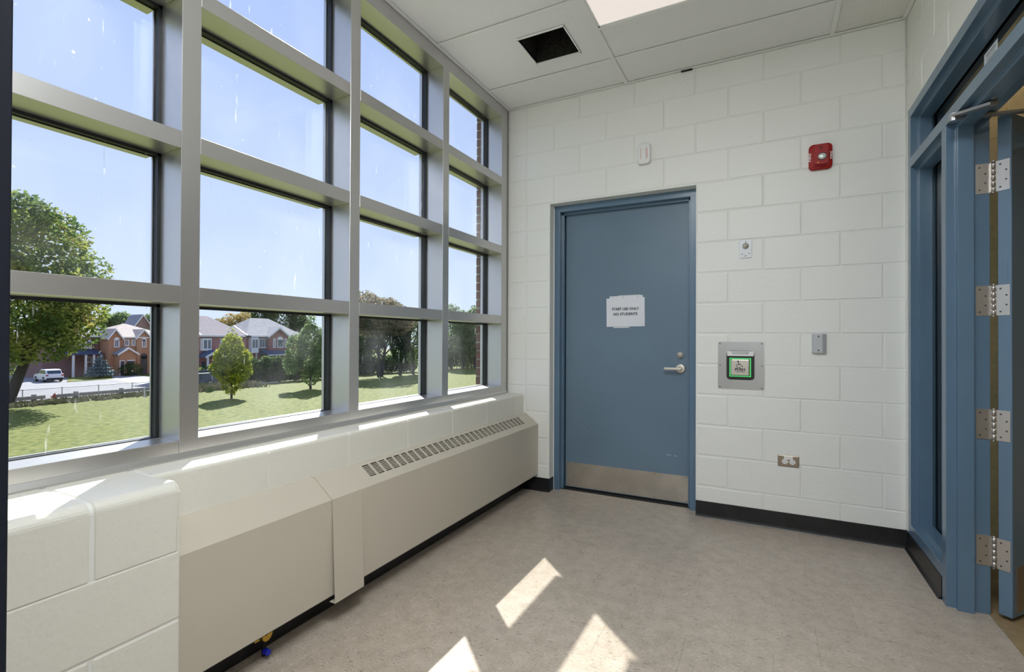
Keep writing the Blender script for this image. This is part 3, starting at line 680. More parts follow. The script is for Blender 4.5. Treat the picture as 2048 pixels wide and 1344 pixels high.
wa.box(0.0, W, -0.022, 0, H - .002, H + .001).box(W - .022, W, -4.278, -0.022, H - .002, H + .001).box(0, W, -4.3, -4.278, H - .002, H + .001)
part('trim_3', wa, M['tbar'], kind='structure')
sg_ = MB()   # thin shadow joints left open beside the bars
part('ceiling_gap', MB().box(1.31, 1.381, -0.012, -0.001, H - .010, H - .002), M['dark'], ce, label='small dark notch at the wall edge')
ve = empty('ceiling_vent', ((vx0 + vx1)/2, (vy0 + vy1)/2, H), label='open square black vent hole with thin metal rim in the ceiling tile', cat='vent')
a = (vx1 - vx0)/2
rel('rim', MB().box(-a - .004, a + .004, -a - .004, -a + .006, -.004, .003).box(-a - .004, a + .004, a - .010, a + .004, -.004, .003).box(-a - .004, -a + .003, -a, a, -.004, .003).box(a - .003, a + .004, -a, a, -.004, .003), M['tbar'], ve)
rel('duct_lining', MB().box(-a - .004, -a, -a, a, .003, .30).box(a, a + .004, -a, a, .003, .30).box(-a, a, -a - .004, -a, .003, .30).box(-a, a, a, a + .004, .003, .30).box(-a, a, -a, a, .30, .31), M['vent'], ve, label='black lined duct inside')

# ------------------------------------------------------------------ RIGHT WALL + entrance frame (door_2)
FZ = 2.432; FB = 2.382
wr = part('wall_right', MB().box(W + .003, 2.66, -4.4, -2.565, -0.2, 3.4).box(W + .003, 2.66, -2.565, 0.06, FZ, 3.4).box(W + .003, 2.66, -0.6, 0.0, -0.2, .10).box(W + .003, 2.66, -0.038, 0.06, .1, 3.4), M['mortar'], kind='structure')
for k in range(12, 15):
    z0, z1 = max(0.2 * k, FZ), min(0.2 * (k + 1), H)
    yl = [0.0, -0.30, -0.705, -1.11, -1.515, -1.92, -2.325, -2.73, -3.135, -3.54, -4.3] if k % 2 == 0 else [0.0, -0.10, -0.505, -0.91, -1.315, -1.72, -2.125, -2.53, -2.935, -3.34, -4.3]
    for a, b_ in zip(yl[:-1], yl[1:]): block(wr, M['block'], W + random.choice((-.001, 0, .001)), W + .05, b_, a, z0, z1, 0.0045, (0, 0.0028, 0.002), 'block')
for k in range(12):
    z0, z1 = 0.2 * k, 0.2 * (k + 1)
    for a, b_ in zip([-2.565, -2.935, -3.34], [-2.935, -3.34, -4.3]) if k % 2 else zip([-2.565, -2.73, -3.135, -3.54], [-2.73, -3.135, -3.54, -4.3]):
        block(wr, M['block'], W, W + .05, b_, a, z0, z1, 0.0045, (0, 0.0028, 0.002), 'block')
part('trim_4', MB().box(W - .001, W + .01, -0.046, -0.0, .10, FZ, .001).box(W - .001, W + .01, -2.57, -0.04, FZ - .002, FZ + .006, .001), M['block'], kind='structure')

d2 = empty('door_2', (2.59, -1.3, 0), kind='structure')
X0 = W - .003; X1 = X0 + .146; S0 = S0_ = X0 + .034; S1 = S1_ = X0 + .092
def vjamb(ya, yb, z0, z1, stopn=True, stopp=True, bv=0.0012):
    """upright with face between ya<yb, stops toward -y (stopn) and +y (stopp)"""
    pr = [(X0, ya), ] 
    if stopn: pr += [(S0, ya), (S0, ya - .025), (S1 - .004, ya - .025), (S1 - .004, ya)]
    pr += [(X1, ya), (X1, yb)]
    if stopp: pr += [(S1 - .004, yb), (S1 - .004, yb + .025), (S0, yb + .025), (S0, yb)]
    pr += [(X0, yb)]
    return MB().prism(pr, 'z', z0, z1, bv)
child('frame_jamb', vjamb(-0.090, -0.040, 0.10, FZ, True, False), M['blue'], d2)
child('frame_mullion', vjamb(-0.675, -0.620, 0.0, 2.105), M['blue'], d2)
child('frame_jamb', vjamb(-2.565, -2.510, 0.0, FZ, False, True), M['blue'], d2)
def hrail(z0, z1, y0, y1, top=True, bot=True):
    S0, S1 = S0_ - .0006, S1_ + .0006
    pr = [(X0, z0)]
    if bot: pr += [(S0, z0), (S0, z0 - .022), (S1, z0 - .022), (S1, z0)]
    pr += [(X1, z0), (X1, z1)]
    if top: pr += [(S1, z1), (S1, z1 + .016), (S0, z1 + .016), (S0, z1)]
    pr += [(X0, z1)]
    return MB().prism(pr, 'y', y0, y1, 0.0012)
child('frame_head', hrail(FB, FZ, -2.510, -0.090, False, True), M['blue'], d2)
child('frame_rail', hrail(2.105, 2.157, -2.510, -0.090), M['blue'], d2)
child('frame_sill', hrail(0.105, 0.160, -0.620, -0.090, True, False), M['blue'], d2)
GXI = X0 + .098
for (y0, y1, z0, z1, lab) in ((-0.612, -0.106, 0.168, 2.092, None), (-2.50, -0.106, 2.168, 2.372, None)):
    g = child('glass_pane', MB().box(GXI, GXI + .006, y0, y1, z0, z1), M['glass_in'] if z1 < 2.1 else M['glass_dk'], d2)
    b = MB(); tt = .014
    b.box(GXI + .006, GXI + .022, y0, y0 + tt, z0, z1).box(GXI + .006, GXI + .022, y1 - tt, y1, z0, z1).box(GXI + .006, GXI + .022, y0, y1, z0, z0 + tt).box(GXI + .006, GXI + .022, y0, y1, z1 - tt, z1)
    child('glazing_bead', b, M['nearblack'], g)
# open leaf
th = math.radians(50.0); LP = Vector((2.683, -0.694, 0.0))
lf = empty('door_leaf', (LP.x, LP.y, 0.02), th); lf.parent = d2; lf.matrix_parent_inverse = worldm(d2).inverted()
# local: +x along the leaf, -y = room-side face (turned to the corridor), thickness to -y
def lrel(name, mb, mt, **k): return put(name, mb.mesh(name, mt), lf, **k)
lrel('slab', MB().box(0, 0.90, -0.045, 0, 0.0, 2.083, .0015), M['blue'], label='blue painted open door slab')
lrel('kick_plate', MB().box(0.03, 0.87, -0.0475, -0.045, 0.02, 0.205, .0005), M['bronze'], label='bronze kick plate')
lrel('edge_pull', MB().box(-0.0012, 0, -.032, -.012, 1.40, 1.475).box(-0.0018, 0, -.014, -.011, 1.40, 1.475), M['blue'])
lrel('closer_body', MB().box(0.12, 0.40, -0.105, -0.045, 1.965, 2.025, .006, 2), M['steel'], label='door closer body')
hz = [0.270, 0.806, 1.331, 1.853]
hscr = [(-.010, -.048), (.009, -.02), (.009, .02), (-.010, .048)]
for z in hz:
    hl = child('hinge', MB().box(2.618, 2.666, -0.6775, -0.6745, z - .064, z + .064), M['hinge'], d2, label='steel butt hinge')
    kn = MB()
    for i in range(5): kn.cyl((2.671, -0.690, z - .064 + i * .0256 + .0006), (2.671, -0.690, z - .064 + (i + 1) * .0256 - .0006), .0072, 14)
    kn.sph((2.671, -0.690, z + .066), .0065, (1, 1, .6), 10, 6).sph((2.671, -0.690, z - .066), .0065, (1, 1, .6), 10, 6)
    child('knuckle', kn, M['hinge'], hl, True)
    pl2 = MB().box(2.664, 2.672, -0.690, -0.6745, z - .062, z + .062); child('hinge_bend', pl2, M['hinge'], hl)
    so_ = MB()
    for dy, dz in hscr: so_.cyl((2.640 + dy, -0.679, z + dz), (2.640 + dy, -0.6774, z + dz), .0036, 10)
    child('screw', so_, M['screw'], hl)
    z_ = z - 0.02
    rl = lrel('hinge_plate', MB().box(-.0028, 0, -.040, 0.004, z_ - .064, z_ + .064), M['hinge'], label='steel hinge plate on the door edge')
    so2 = MB()
    for dy, dz in hscr: so2.cyl((-.0045, -.020 - dy, z_ + dz), (-.0027, -.020 - dy, z_ + dz), .0036, 10)
    lrel('screw', so2, M['screw'])
# closer arm
ar = MB()
def flat(p, q, wd, t):
    p = Vector(p); q = Vector(q); dv = (q - p); L2 = dv.length; dn = dv / L2; s_ = dn.cross(Vector((0, 0, 1))).normalized() * wd / 2; u_ = Vector((0, 0, t / 2))
    vs = [ar.bm.verts.new(x) for x in (p - s_ - u_, p + s_ - u_, p + s_ + u_, p - s_ + u_, q - s_ - u_, q + s_ - u_, q + s_ + u_, q - s_ + u_)]
    for f in ((0, 1, 2, 3), (7, 6, 5, 4), (0, 4, 5, 1), (1, 5, 6, 2), (2, 6, 7, 3), (3, 7, 4, 0)): ar.bm.faces.new([vs[i] for i in f])
EL = (2.513, -0.800, 2.100)
flat(EL, (2.590, -0.965, 2.066), .032, .011)
flat((EL[0], EL[1], EL[2] - .012), (2.79, -0.72, 2.100), .028, .010)
ar.cyl((EL[0], EL[1], EL[2] - .024), (EL[0], EL[1], EL[2] + .007), .017, 20)
ar.cyl((2.590, -0.965, 2.08), (2.590, -0.965, 2.105), .010, 12).cyl((2.79, -0.72, 2.02), (2.79, -0.72, 2.105), .010, 12)
child('closer_arm', ar, M['steel'], d2, label='jointed steel closer arm')
# sticker on the transom glass
sk = empty('sticker', (GXI - .0012, -0.85, 2.262), label='small white printed label stuck to the dark glass above the right entrance', cat='label')
rel('paper', MB().box(-.0008, 0, -.066, .066, -.072, .072), M['paper'], sk)
for i, l in enumerate((.046, .050, .044, .052, .042, .050, .046, .052)):
    rel('print_line', MB().box(-.0012, -.0008, -l, l * (.7 if i % 2 else 1), .056 - i * .008, .0574 - i * .008 + (.002 if i == 0 else 0)), M['ink'], sk)

# ------------------------------------------------------------------ corridor beyond
part('floor_corridor', MB().box(2.66, 4.8, -4.5, 0.3, -0.2, 0.0), M['corrfloor'], kind='structure')
part('ceiling_corridor', MB().box(2.665, 4.8, -4.5, 0.3, 2.95, 3.0), M['corrceil'], kind='structure')
wc = part('wall_corridor', MB().box(2.66, 4.8, 0.0588, 0.3, 0, 3.36).box(4.7, 4.8, -4.5, 0.06, 0, 3.36).box(2.66, 4.8, -4.5, -4.4, 0, 3.36), M['tanjoint'], kind='structure')
for k in range(-1, 10):
    z0 = 0.115 + 0.304 * k; z1 = z0 + .304
    xs = [2.66 + 0.304 * i for i in range(0, 8)]
    for a in xs: block(wc, M['tan'], a, min(a + .304, 4.7), 0.058, 0.07, max(z0, 0.0), min(z1, 2.95), 0.0005, (0.0016, 0, 0.0016), 'tile')

# ------------------------------------------------------------------ near wall + dark door at the left edge
part('wall_near', MB().box(-0.19, 2.66, -4.5, -4.3, -0.2, 3.4), M['block'], kind='structure')
d3 = empty('door_3', (1.19, -3.72, 0), kind='structure')
dl3 = MB().box(1.146, 1.190, -4.18, -3.2715, 0.01, 2.9, 0.0015)
child('door_leaf', dl3, M['nearblack'], d3, label='dark open door edge close to the camera')
child('hinge_post', MB().box(1.14, 1.20, -4.298, -4.185, 0.0, 2.95), M['nearblack'], d3)

# ------------------------------------------------------------------ OUTSIDE
G = -3.8
def rayd(u, v=672): return FW + RT * ((u - 1024) / FPX) - UP * ((v - 672) / FPX)
def onx(u, v, x):
    r_ = rayd(u, v); t = (x - CAM.x) / r_.x; p = CAM + r_ * t; return p.y, p.z - G
def ong(u, v):
    r_ = rayd(u, v); t = (G - CAM.z) / r_.z; p = CAM + r_ * t; return p.x, p.y
part('lawn', MB().box(-46.8, -0.3, -60, 160, G - .3, G).box(-160, -46.8, 43, 200, G - .3, G).box(-160, -46.8, -60, 43, G - .34, G - .05), M['grass'], kind='structure')
part('road', MB().prism([(-47.3, -40), (-47.3, 25), (-51, 27), (-56, 25.5), (-72, 27), (-160, 55), (-160, 35), (-71, 20.5), (-63, 15), (-56, 12), (-53, -40)], 'z', G - .2, G - .02), M['road'], kind='structure')
rd2 = part('driveway', MB().prism([(-56, 25.2), (-72, 26.8), (-74, 32), (-55, 29.5)], 'z', G - .2, G + .0).prism([(-47.3, 28.5), (-47.3, 34), (-53.9, 34), (-53.9, 28.5)], 'z', G - .2, G - .01), M['walk'], kind='structure')
part('grass_island', MB().prism([ong(134, 764), ong(226, 758), ong(222, 750), ong(136, 754)], 'z', G - .1, G + .02), M['grass'], kind='structure')
part('kerb', MB().box(-47.3, -47.0, -40, 34, G - .1, G + .06), M['curbc'], kind='structure')
random.seed(11)
def leaves(blobs, n, size, mt, name='foliage', parent=None, surf=0.55, flat_=0.0, loc=None, kind='stuff'):
    if size > .33: n = int(n * 1.7); size *= .74
    V, Fc = [], []
    tot = sum(b[3] * b[4] * b[5] for b in blobs)
    for (cx, cy_, cz, rx, ry, rz_) in blobs:
        k = max(8, int(n * rx * ry * rz_ / tot))
        for _ in range(k):
            while True:
                a = Vector((random.uniform(-1, 1), random.uniform(-1, 1), random.uniform(-1, 1)))
                if 0.02 < a.length <= 1: break
            rr = a.length; nr = surf + (1 - surf) * rr; a = a / rr * nr * random.uniform(0.93, 1.07)
            c = Vector((cx + a.x * rx, cy_ + a.y * ry, cz + a.z * rz_))
            s_ = size * random.uniform(.6, 1.3)
            u_ = Vector((random.gauss(0, 1), random.gauss(0, 1), random.gauss(0, .5))).normalized()
            v_ = u_.cross(Vector((random.gauss(0, 1), random.gauss(0, 1), random.gauss(0, 1)))).normalized()
            i = len(V); V += [c - u_ * s_ * .5, c + v_ * s_ * .32, c + u_ * s_ * .55, c - v_ * s_ * .32]; Fc.append((i, i + 1, i + 2, i + 3))
    me = bpy.data.meshes.new(name); me.from_pydata([tuple(v) for v in V], [], Fc); me.materials.append(mt); me.update()
    o = put(name, me, parent, kind=kind); return o
def tree(name, x, y, blobs, n, size, mt, trunk, lab, cat='tree', group=None, r=0.15, lean=(0, 0), branches=6, z=G, bark=None):
    t = empty(name, (x, y, z), label=lab, cat=cat, group=group)
    tm = MB(); top = Vector((lean[0], lean[1], trunk)); tm.cyl((0, 0, -.1), top, r, 9, r * .55)
    for i in range(branches):
        a = random.uniform(0, 6.28); b0 = top * random.uniform(.45, 1.0); L2 = trunk * random.uniform(.3, .6)
        tm.cyl(b0, b0 + Vector((math.cos(a) * L2 * .6, math.sin(a) * L2 * .6, L2)), r * .35, 6, r * .1)
    rel('trunk', tm, bark or M['bark'], t)
    leaves(blobs, n, size, mt, 'foliage', t)
    return t
def rb_(cx, cy_, cz, R, Rz, k, br):
    out = [(cx, cy_, cz, R * .8, R * .8, Rz * .85)]
    for _ in range(k):
        a = random.uniform(0, 6.28); e_ = random.uniform(-.8, 1.0)
        out.append((cx + math.cos(a) * R * .68 * math.cos(e_), cy_ + math.sin(a) * R * .68 * math.cos(e_), cz + Rz * .72 * math.sin(e_), br, br, br * .8))
    return out
# big maple
tree('maple_tree', -46.6, 11.4, rb_(0, 0, 9.3, 6.3, 7.1, 28, 1.9) + [(3.6, 2.0, 5.4, 2.2, 2.2, 1.6), (1.4, .8, 4.6, 3.0, 3.0, 1.6), (-1.9, -1.0, 3.2, 2.2, 2.2, 2.2), (4.2, 2.4, 7.0, 2.0, 2.0, 1.8)], 30000, .31, M['leaf_maple'], 6.0, 'large spreading maple turning yellow and red, left of the street', r=.38, lean=(1.0, 1.6), branches=12)
# young trees on the lawn
x, y = ong(463, 797)
tree('young_tree', x, y, [(0, 0, 1.3, .75, .75, 1.0), (0, .1, 2.3, 1.45, 1.45, 1.1), (0, 0, 3.3, 1.35, 1.35, 1.1), (0, 0, 4.3, .85, .85, .9), (0, 0, 5.1, .40, .40, .7), (0, 0, 5.6, .15, .15, .45), (.2, -1.2, 2.5, .7, .7, .6), (.1, 1.2, 3.4, .5, .5, .6)], 3800, .27, M['leaf_lime'], 2.2, 'bright yellow-green young tree on the lawn in front of the red brick houses', r=.09)
x, y = ong(621, 778)
tree('young_tree', x, y, [(0, 0, 1.5, .8, .8, 1.2), (0, 0, 3.0, 1.3, 1.3, 1.7), (0, 0, 4.8, 1.1, 1.1, 1.6), (0, .1, 6.3, .5, .5, 1.0), (-.3, -1.5, 3.6, .9, .9, 1.8), (-.3, -2.0, 2.6, .7, .7, 1.2), (-.3, 1.5, 4.0, .9, .9, 2.0)], 6500, .26, M['leaf_grey'], 2.4, 'tall narrow grey-green young tree standing right of the red brick house', r=.12)
# spruce
x, y = ong(200, 756)
sp = empty('spruce', (x, y, G), label='small conical blue spruce on the grass in front of the houses', cat='tree')
rel('trunk', MB().cyl((0, 0, 0), (0, 0, 2.6), .09, 8, .02), M['bark'], sp)
leaves([(0, 0, .45 + i * .42, 1.7 - i * .27, 1.7 - i * .27, .22) for i in range(6)] + [(0, 0, 2.95, .12, .12, .35)], 1500, .26, M['leaf_spruce'], 'foliage', sp, surf=.3)

# tree line
def far(u, vb, rpx, vtop, mt, lab, n=1500, size=.5, name='tree', dx=0, low=.16, group=None, k=9):
    x, y = ong(u, vb); f_ = 1 + dx / (x - CAM.x); x = CAM.x + (x - CAM.x) * f_; y = CAM.y + (y - CAM.y) * f_
    dd = (Vector((x, y, 0)) - Vector((CAM.x, CAM.y, 0))).dot(FW); R = rpx * dd / FPX
    r_ = rayd(u, vtop); Hh = CAM.z - G + dd * r_.z / r_.dot(FW)
    return tree(name, x, y, rb_(0, 0, Hh * (.5 + low / 2), R, Hh * (.5 - low / 2), k, R * .42), n, size, mt, Hh * .5, lab, r=.22, group=group)
far(757, 753, 72, 590, M['leaf_rust'], 'broad rusty brown tree with twin trunks at the lawn edge', 16000, .30, low=.5, k=16)
x, y = ong(763, 753)
t2 = empty('bare_tree', (x, y, G), label='dark bare-branched trunk rising beside the broad rusty tree', cat='tree')
bt_ = MB(); bt_.cyl((0, 0, 0), (.2, .5, 4.2), .24, 8, .16).cyl((.3, -.7, 0), (.2, -.8, 4.5), .2, 8, .12)
for i in range(26):
    b0 = Vector((.2, random.choice((.4, -.8)), random.uniform(2.2, 4.2))); a = random.uniform(0, 6.28); L2 = random.uniform(1.5, 3.4)
    bt_.cyl(b0, b0 + Vector((math.cos(a) * L2 * .7, math.sin(a) * L2 * .8, L2 * .8)), .06, 5, .02)
rel('trunk', bt_, M['bark'], t2)
far(800, 750, 27, 618, M['leaf_dark'], 'dark green tree right of the twin trunks', 4600, .38, low=.1)
far(826, 748, 26, 622, M['leaf_grey'], 'pale olive tree between the dark tree and the window mullion', 2400, .36, low=.1)
far(848, 747, 18, 588, M['leaf_grey'], 'tall thin grey tree behind the third mullion', 2000, .36, low=.1)
far(738, 745, 42, 628, M['leaf_dark'], 'dark tree behind the pale-roofed shed', 3600, .5, dx=-14, low=.1)
far(724, 750, 30, 622, M['leaf_dark'], 'dark tree filling the left edge of the third window', 4200, .42, dx=-5, low=.05)
far(700, 748, 35, 615, M['leaf_dark'], 'dark tree hidden behind the second mullion', 2000, .5, dx=-8, low=.1)
far(902, 738, 32, 598, M['leaf_grey'], 'tall grey-green tree at left of the last window', 2600, .5, low=.1)
far(926, 737, 28, 613, M['leaf_grey'], 'medium rounded tree in the middle of the last window', 2200, .5, low=.1)
far(950, 737, 30, 604, M['leaf_grey'], 'tall tree at right of the last window beside the brick edge', 2400, .5, low=.1)
far(975, 737, 28, 600, M['leaf_dark'], 'dark tree beyond the brick edge', 1600, .5, low=.1)
for (u0, v0, u1, v1, hh, lab, mt_) in ((716, 750, 838, 744, 2.6, 'dark hedge along the lawn edge beneath the bare tree', 'leaf_dark'), (884, 739, 985, 735, 3.6, 'dim hedge at the far end of the lawn in the last window', 'leaf_dark'), (508, 768, 655, 758, 2.9, 'dark hedge behind the wire fence by the red house', 'leaf_dark')):
    a = Vector((*ong(u0, v0), G)); b2 = Vector((*ong(u1, v1), G)); n_ = 12
    bl = []
    for i in range(n_):
        p = a.lerp(b2, (i + .5) / n_) - a; L_ = (b2 - a).length / n_
        bl.append((p.x - 1.0, p.y, hh * .5, 1.2, L_ * .8, hh * .52 * random.uniform(.85, 1.1)))
    h_ = empty('hedge', a, label=lab, cat='hedge'); leaves(bl, 5200, .36, M[mt_], 'foliage', h_, surf=.25)
    tm = MB()
    for i in range(n_):
        p = a.lerp(b2, (i + .5) / n_) - a; tm.cyl((p.x - 1, p.y, 0), (p.x - 1, p.y, hh * .6), .06, 6)
    rel('stem', tm, M['bark'], h_)
# trees behind the houses
far(487, 748, 44, 621, M['leaf_gold'], 'golden rounded tree rising behind the middle roofs', 3400, .50, dx=-16, low=.3)
far(437, 748, 22, 632, M['leaf_gold'], 'small olive treetop left of the golden tree', 1200, .5, dx=-18, low=.4)
far(561, 748, 34, 583, M['leaf_dark'], 'dark evergreen treetop behind the grey roof', 4000, .5, dx=-15, low=.2)
far(524, 748, 26, 583, M['leaf_dark'], 'dark treetop just right of the golden tree', 2600, .5, dx=-15, low=.2)
far(598, 748, 24, 614, M['leaf_dark'], 'dark treetop right of the grey roof', 2200, .5, dx=-15, low=.2)
far(215, 742, 24, 622, M['leaf_grey'], 'treetop above the slate roof nearest the maple', 1800, .6, dx=-28, low=.3)
far(243, 742, 28, 618, M['leaf_grey'], 'treetop in the middle above the slate roof', 1800, .6, dx=-28, low=.3)
far(275, 742, 30, 628, M['leaf_grey'], 'pale treetop at the right above the slate roof', 2000, .6, dx=-28, low=.3)
far(304, 742, 24, 620, M['leaf_grey'], 'greenish treetop beside the first mullion', 1500, .6, dx=-28, low=.3)
far(408, 748, 28, 641, M['leaf_grey'], 'low treetop at the left behind the mauve roof', 1500, .6, dx=-20, low=.3)

# ---- houses
def winb(par, x, y0, y1, z0, z1, arch=False, mull=1, mt=None):
    """white framed window on a wall facing +x, local z from ground"""
    f = MB(); f.box(x, x + .10, y0, y1, z0, z1)
    if arch: f.cyl((x, (y0 + y1)/2, z1), (x + .10, (y0 + y1)/2, z1), (y1 - y0)/2, 16)
    w_ = put('window', f.mesh('window', M['wtrim']), par)
    p = MB(); n_ = mull + 1; wd = (y1 - y0 - .16) / n_
    for i in range(n_): p.box(x + .10, x + .115, y0 + .10 + i * wd, y0 + .10 + i * wd + wd - .08, z0 + .12, z1 - .10)
    put('pane', p.mesh('pane', mt or M['wpane']), w_); return w_
def hip(x0, x1, y0, y1, z0, z1, ov=.35, hipn=(True, True)):
    mb = MB(); a, b2, c, d_ = x0 - ov, x1 + ov, y0 - ov, y1 + ov; xm = (a + b2)/2; r_ = (b2 - a)/2 * .85
    ya = c + (r_ if hipn[0] else 0); yb = d_ - (r_ if hipn[1] else 0)
    P = [(a, c, z0), (b2, c, z0), (b2, d_, z0), (a, d_, z0)]; Q = [(xm, ya, z1), (xm, yb, z1)]
    mb.poly(P[::-1]); mb.poly([P[1], P[2], Q[1], Q[0]]); mb.poly([P[3], P[0], Q[0], Q[1]]); mb.poly([P[0], P[1], Q[0]]); mb.poly([P[2], P[3], Q[1]])
    bmesh.ops.remove_doubles(mb.bm, verts=mb.bm.verts[:], dist=.001)
    return mb
def gable_front(par, xw, y0, y1, ze, zt, wallm, roofm, out=.5, back=3.0, wallz0=None):
    """projecting gable: wall triangle on +x side"""
    g_ = MB()
    if wallz0 is not None: g_.box(xw, xw + out, y0, y1, wallz0, ze)
    g_.prism([(y0, ze), (y1, ze), ((y0 + y1)/2, zt)], 'x', xw, xw + out); put('gable', g_.mesh('gable', wallm), par)
    r_ = MB(); ym = (y0 + y1)/2; o_ = .25; t = .12
    s_ = (zt - ze) / (ym - y0)
    for sg in (-1, 1):
        ye = ym + sg * (ym - y0 + o_); zz = ze - s_ * o_
        r_.prism([(ye, zz), (ym, zt), (ym, zt + t), (ye, zz + t)], 'x', xw - back, xw + out + .25)
    rr_ = put('gable_roof', r_.mesh('gable_roof', roofm), par)
    f_ = MB()
    for sg in (-1, 1):
        ye = ym + sg * (ym - y0 + o_); zz = ze - s_ * o_
        f_.prism([(ye, zz - .12), (ym, zt - .12), (ym, zt + t), (ye, zz + t)], 'x', xw + out + .25, xw + out + .31)
    put('bargeboard', f_.mesh('bargeboard', M['wtrim']), rr_)
def house(x0, x1, y0, y1, eave, ridge, wm, rm, lab, hipn=(True, True), name='house'):
    h = empty(name, (0, 0, G), label=lab, cat='house')
    put('wall', MB().box(x0, x1, y0, y1, -.1, eave).mesh('wall', wm), h)
    r_ = put('roof', hip(x0, x1, y0, y1, eave, ridge, hipn=hipn).mesh('roof', rm), h)
    put('gutter', MB().box(x1 + .30, x1 + .42, y0 - .35, y1 + .35, eave - .10, eave + .06).mesh('gutter', M['wtrim']), r_)
    return h
# red brick house (right unit) at x=-54
XF = -54.0
Y = lambda u: onx(u, 690, XF)[0]
Z = lambda v, u=530: onx(u, v, XF)[1]
ev = 5.2
h2_ = house(XF - 6.5, XF, Y(493), Y(604), ev, 7.55, M['br_red'], M['roof_grey'], 'red brick townhouse with grey hipped roof, arched window and dark blue porch roof', (True, True))
gable_front(h2_, XF, Y(532), Y(570), 5.25, 6.25, M['br_red'], M['roof_grey'], out=.5, wallz0=3.4)
winb(h2_, XF, Y(517.5), Y(535), Z(696), Z(677), mull=2)
winb(h2_, XF + .5, Y(540.5), Y(545), Z(696), Z(677), mull=0)
winb(h2_, XF + .5, Y(548.5), Y(560.5), Z(696), Z(680), arch=True, mull=1)
winb(h2_, XF + .5, Y(563.5), Y(568), Z(696), Z(677), mull=0)
bw = put('bay_window', MB().box(XF, XF + .6, Y(497), Y(511), Z(705), Z(675)).mesh('bay_window', M['wtrim']), h2_)
put('pane', MB().box(XF + .6, XF + .62, Y(499), Y(503.5), Z(695), Z(679)).box(XF + .6, XF + .62, Y(505), Y(509), Z(695), Z(679)).mesh('pane', M['wpane']), bw)
pr_ = put('porch_roof', MB().prism([(XF, Z(698)), (XF + 1.8, Z(708)), (XF + 1.8, Z(709.5)), (XF, Z(709.5))], 'y', Y(518), Y(573)).mesh('porch_roof', M['roof_blue']), h2_, label='dark blue porch roof')
put('fascia', MB().box(XF + 1.75, XF + 1.9, Y(517), Y(574), Z(710.5), Z(708.5)).mesh('fascia', M['wtrim']), pr_)
for u in (522, 535, 559, 574): put('porch_post', MB().box(XF + 1.6, XF + 1.75, Y(u) - .08, Y(u) + .08, 0, Z(710)).mesh('porch_post', M['wtrim']), h2_)
for u in (511.8, 577): put('downpipe', MB().box(XF + .02, XF + .14, Y(u) - .05, Y(u) + .05, 0, ev).mesh('downpipe', M['wtrim']), h2_)
gd = put('garage_door', MB().box(XF, XF + .08, Y(494.5), Y(509.5), 0, Z(721)).mesh('garage_door', M['wtrim']), h2_)
for i in range(3): put('door_panel', MB().box(XF + .08, XF + .10, Y(494.5) + .1, Y(509.5) - .1, .15 + i * .62, .65 + i * .62).mesh('door_panel', M['wtrim']), gd)
put('front_door', MB().box(XF, XF + .08, Y(540), Y(546), 0.2, 2.3).mesh('front_door', M['ddoor']), h2_)
def vent_(h, x, y, z): put('roof_vent', MB().box(x - .15, x + .15, y - .2, y + .2, z, z + .22, .03).mesh('roof_vent', M['ddoor']), h)
vent_(h2_, XF - 1.6, Y(581), 6.15); vent_(h2_, XF - 3.2, Y(600), 6.85)
# pink brick house (left unit)
h3_ = house(XF - 6.5, XF, Y(384), Y(492.5), ev, 7.55, M['br_pink'], M['roof_mauve'], 'pinkish brick townhouse with mauve roof, left of the yellow-green young tree', (True, True))
bw = put('bay_window', MB().box(XF, XF + .5, Y(400), Y(418), Z(699), Z(677)).mesh('bay_window', M['wtrim']), h3_)
put('pane', MB().box(XF + .5, XF + .52, Y(402.5), Y(408.5), Z(695), Z(680)).box(XF + .5, XF + .52, Y(411), Y(416), Z(695), Z(680)).mesh('pane', M['wpane']), bw)
gable_front(h3_, XF, Y(396), Y(428), Z(711, 412), Z(702, 412), M['wtrim'], M['roof_blue'], out=1.6, back=.2)
for u in (400, 426): put('porch_post', MB().box(XF + 1.4, XF + 1.55, Y(u) - .08, Y(u) + .08, 0, 3.0).mesh('porch_post', M['wtrim']), h3_)
for u in (398, 491):
    yb = Y(u); wp_ = MB(); wp_.prism([(XF + .36, ev + .04), (XF - 2.2, 6.43), (XF - 2.2, 6.5), (XF + .36, ev + .11)], 'y', yb - .07, yb + .07)
    put('party_wall_cap', wp_.mesh('party_wall_cap', M['wtrim']), h3_)
winb(h3_, XF, Y(440), Y(455), Z(696), Z(677), mull=1)
put('front_door', MB().box(XF, XF + .08, Y(404), Y(411), 0.2, 2.3).mesh('front_door', M['ddoor']), h3_)

# left group at x=-74
XL = -74.0
Y1 = lambda u: onx(u, 690, XL)[0]
Z1 = lambda v, u=250: onx(u, v, XL)[1]
h1_ = house(XL - 9, XL, Y1(214), Y1(345), 5.0, 6.9, M['br_orange'], M['roof_tan'], 'orange brick house with tan roof and two front gables beside the spruce', (True, True))
gable_front(h1_, XL, Y1(213), Y1(237), 5.05, 6.0, M['br_orange'], M['roof_tan'], out=.6, wallz0=0)
gable_front(h1_, XL, Y1(271), Y1(297), 5.05, 6.0, M['br_orange'], M['roof_tan'], out=.3, wallz0=0)
winb(h1_, XL + .6, Y1(223), Y1(233.5), Z1(694.5), Z1(679), arch=True, mull=1)
winb(h1_, XL, Y1(248), Y1(258), Z1(692), Z1(679), mull=1)
winb(h1_, XL, Y1(262.5), Y1(270.5), Z1(692), Z1(679), mull=1)
winb(h1_, XL + .3, Y1(281), Y1(290), Z1(695), Z1(679), arch=True, mull=1)
gable_front(h1_, XL + .6, Y1(224), Y1(258), Z1(706), Z1(696), M['br_orange'], M['roof_slate'], out=1.2, back=1.0, wallz0=0)
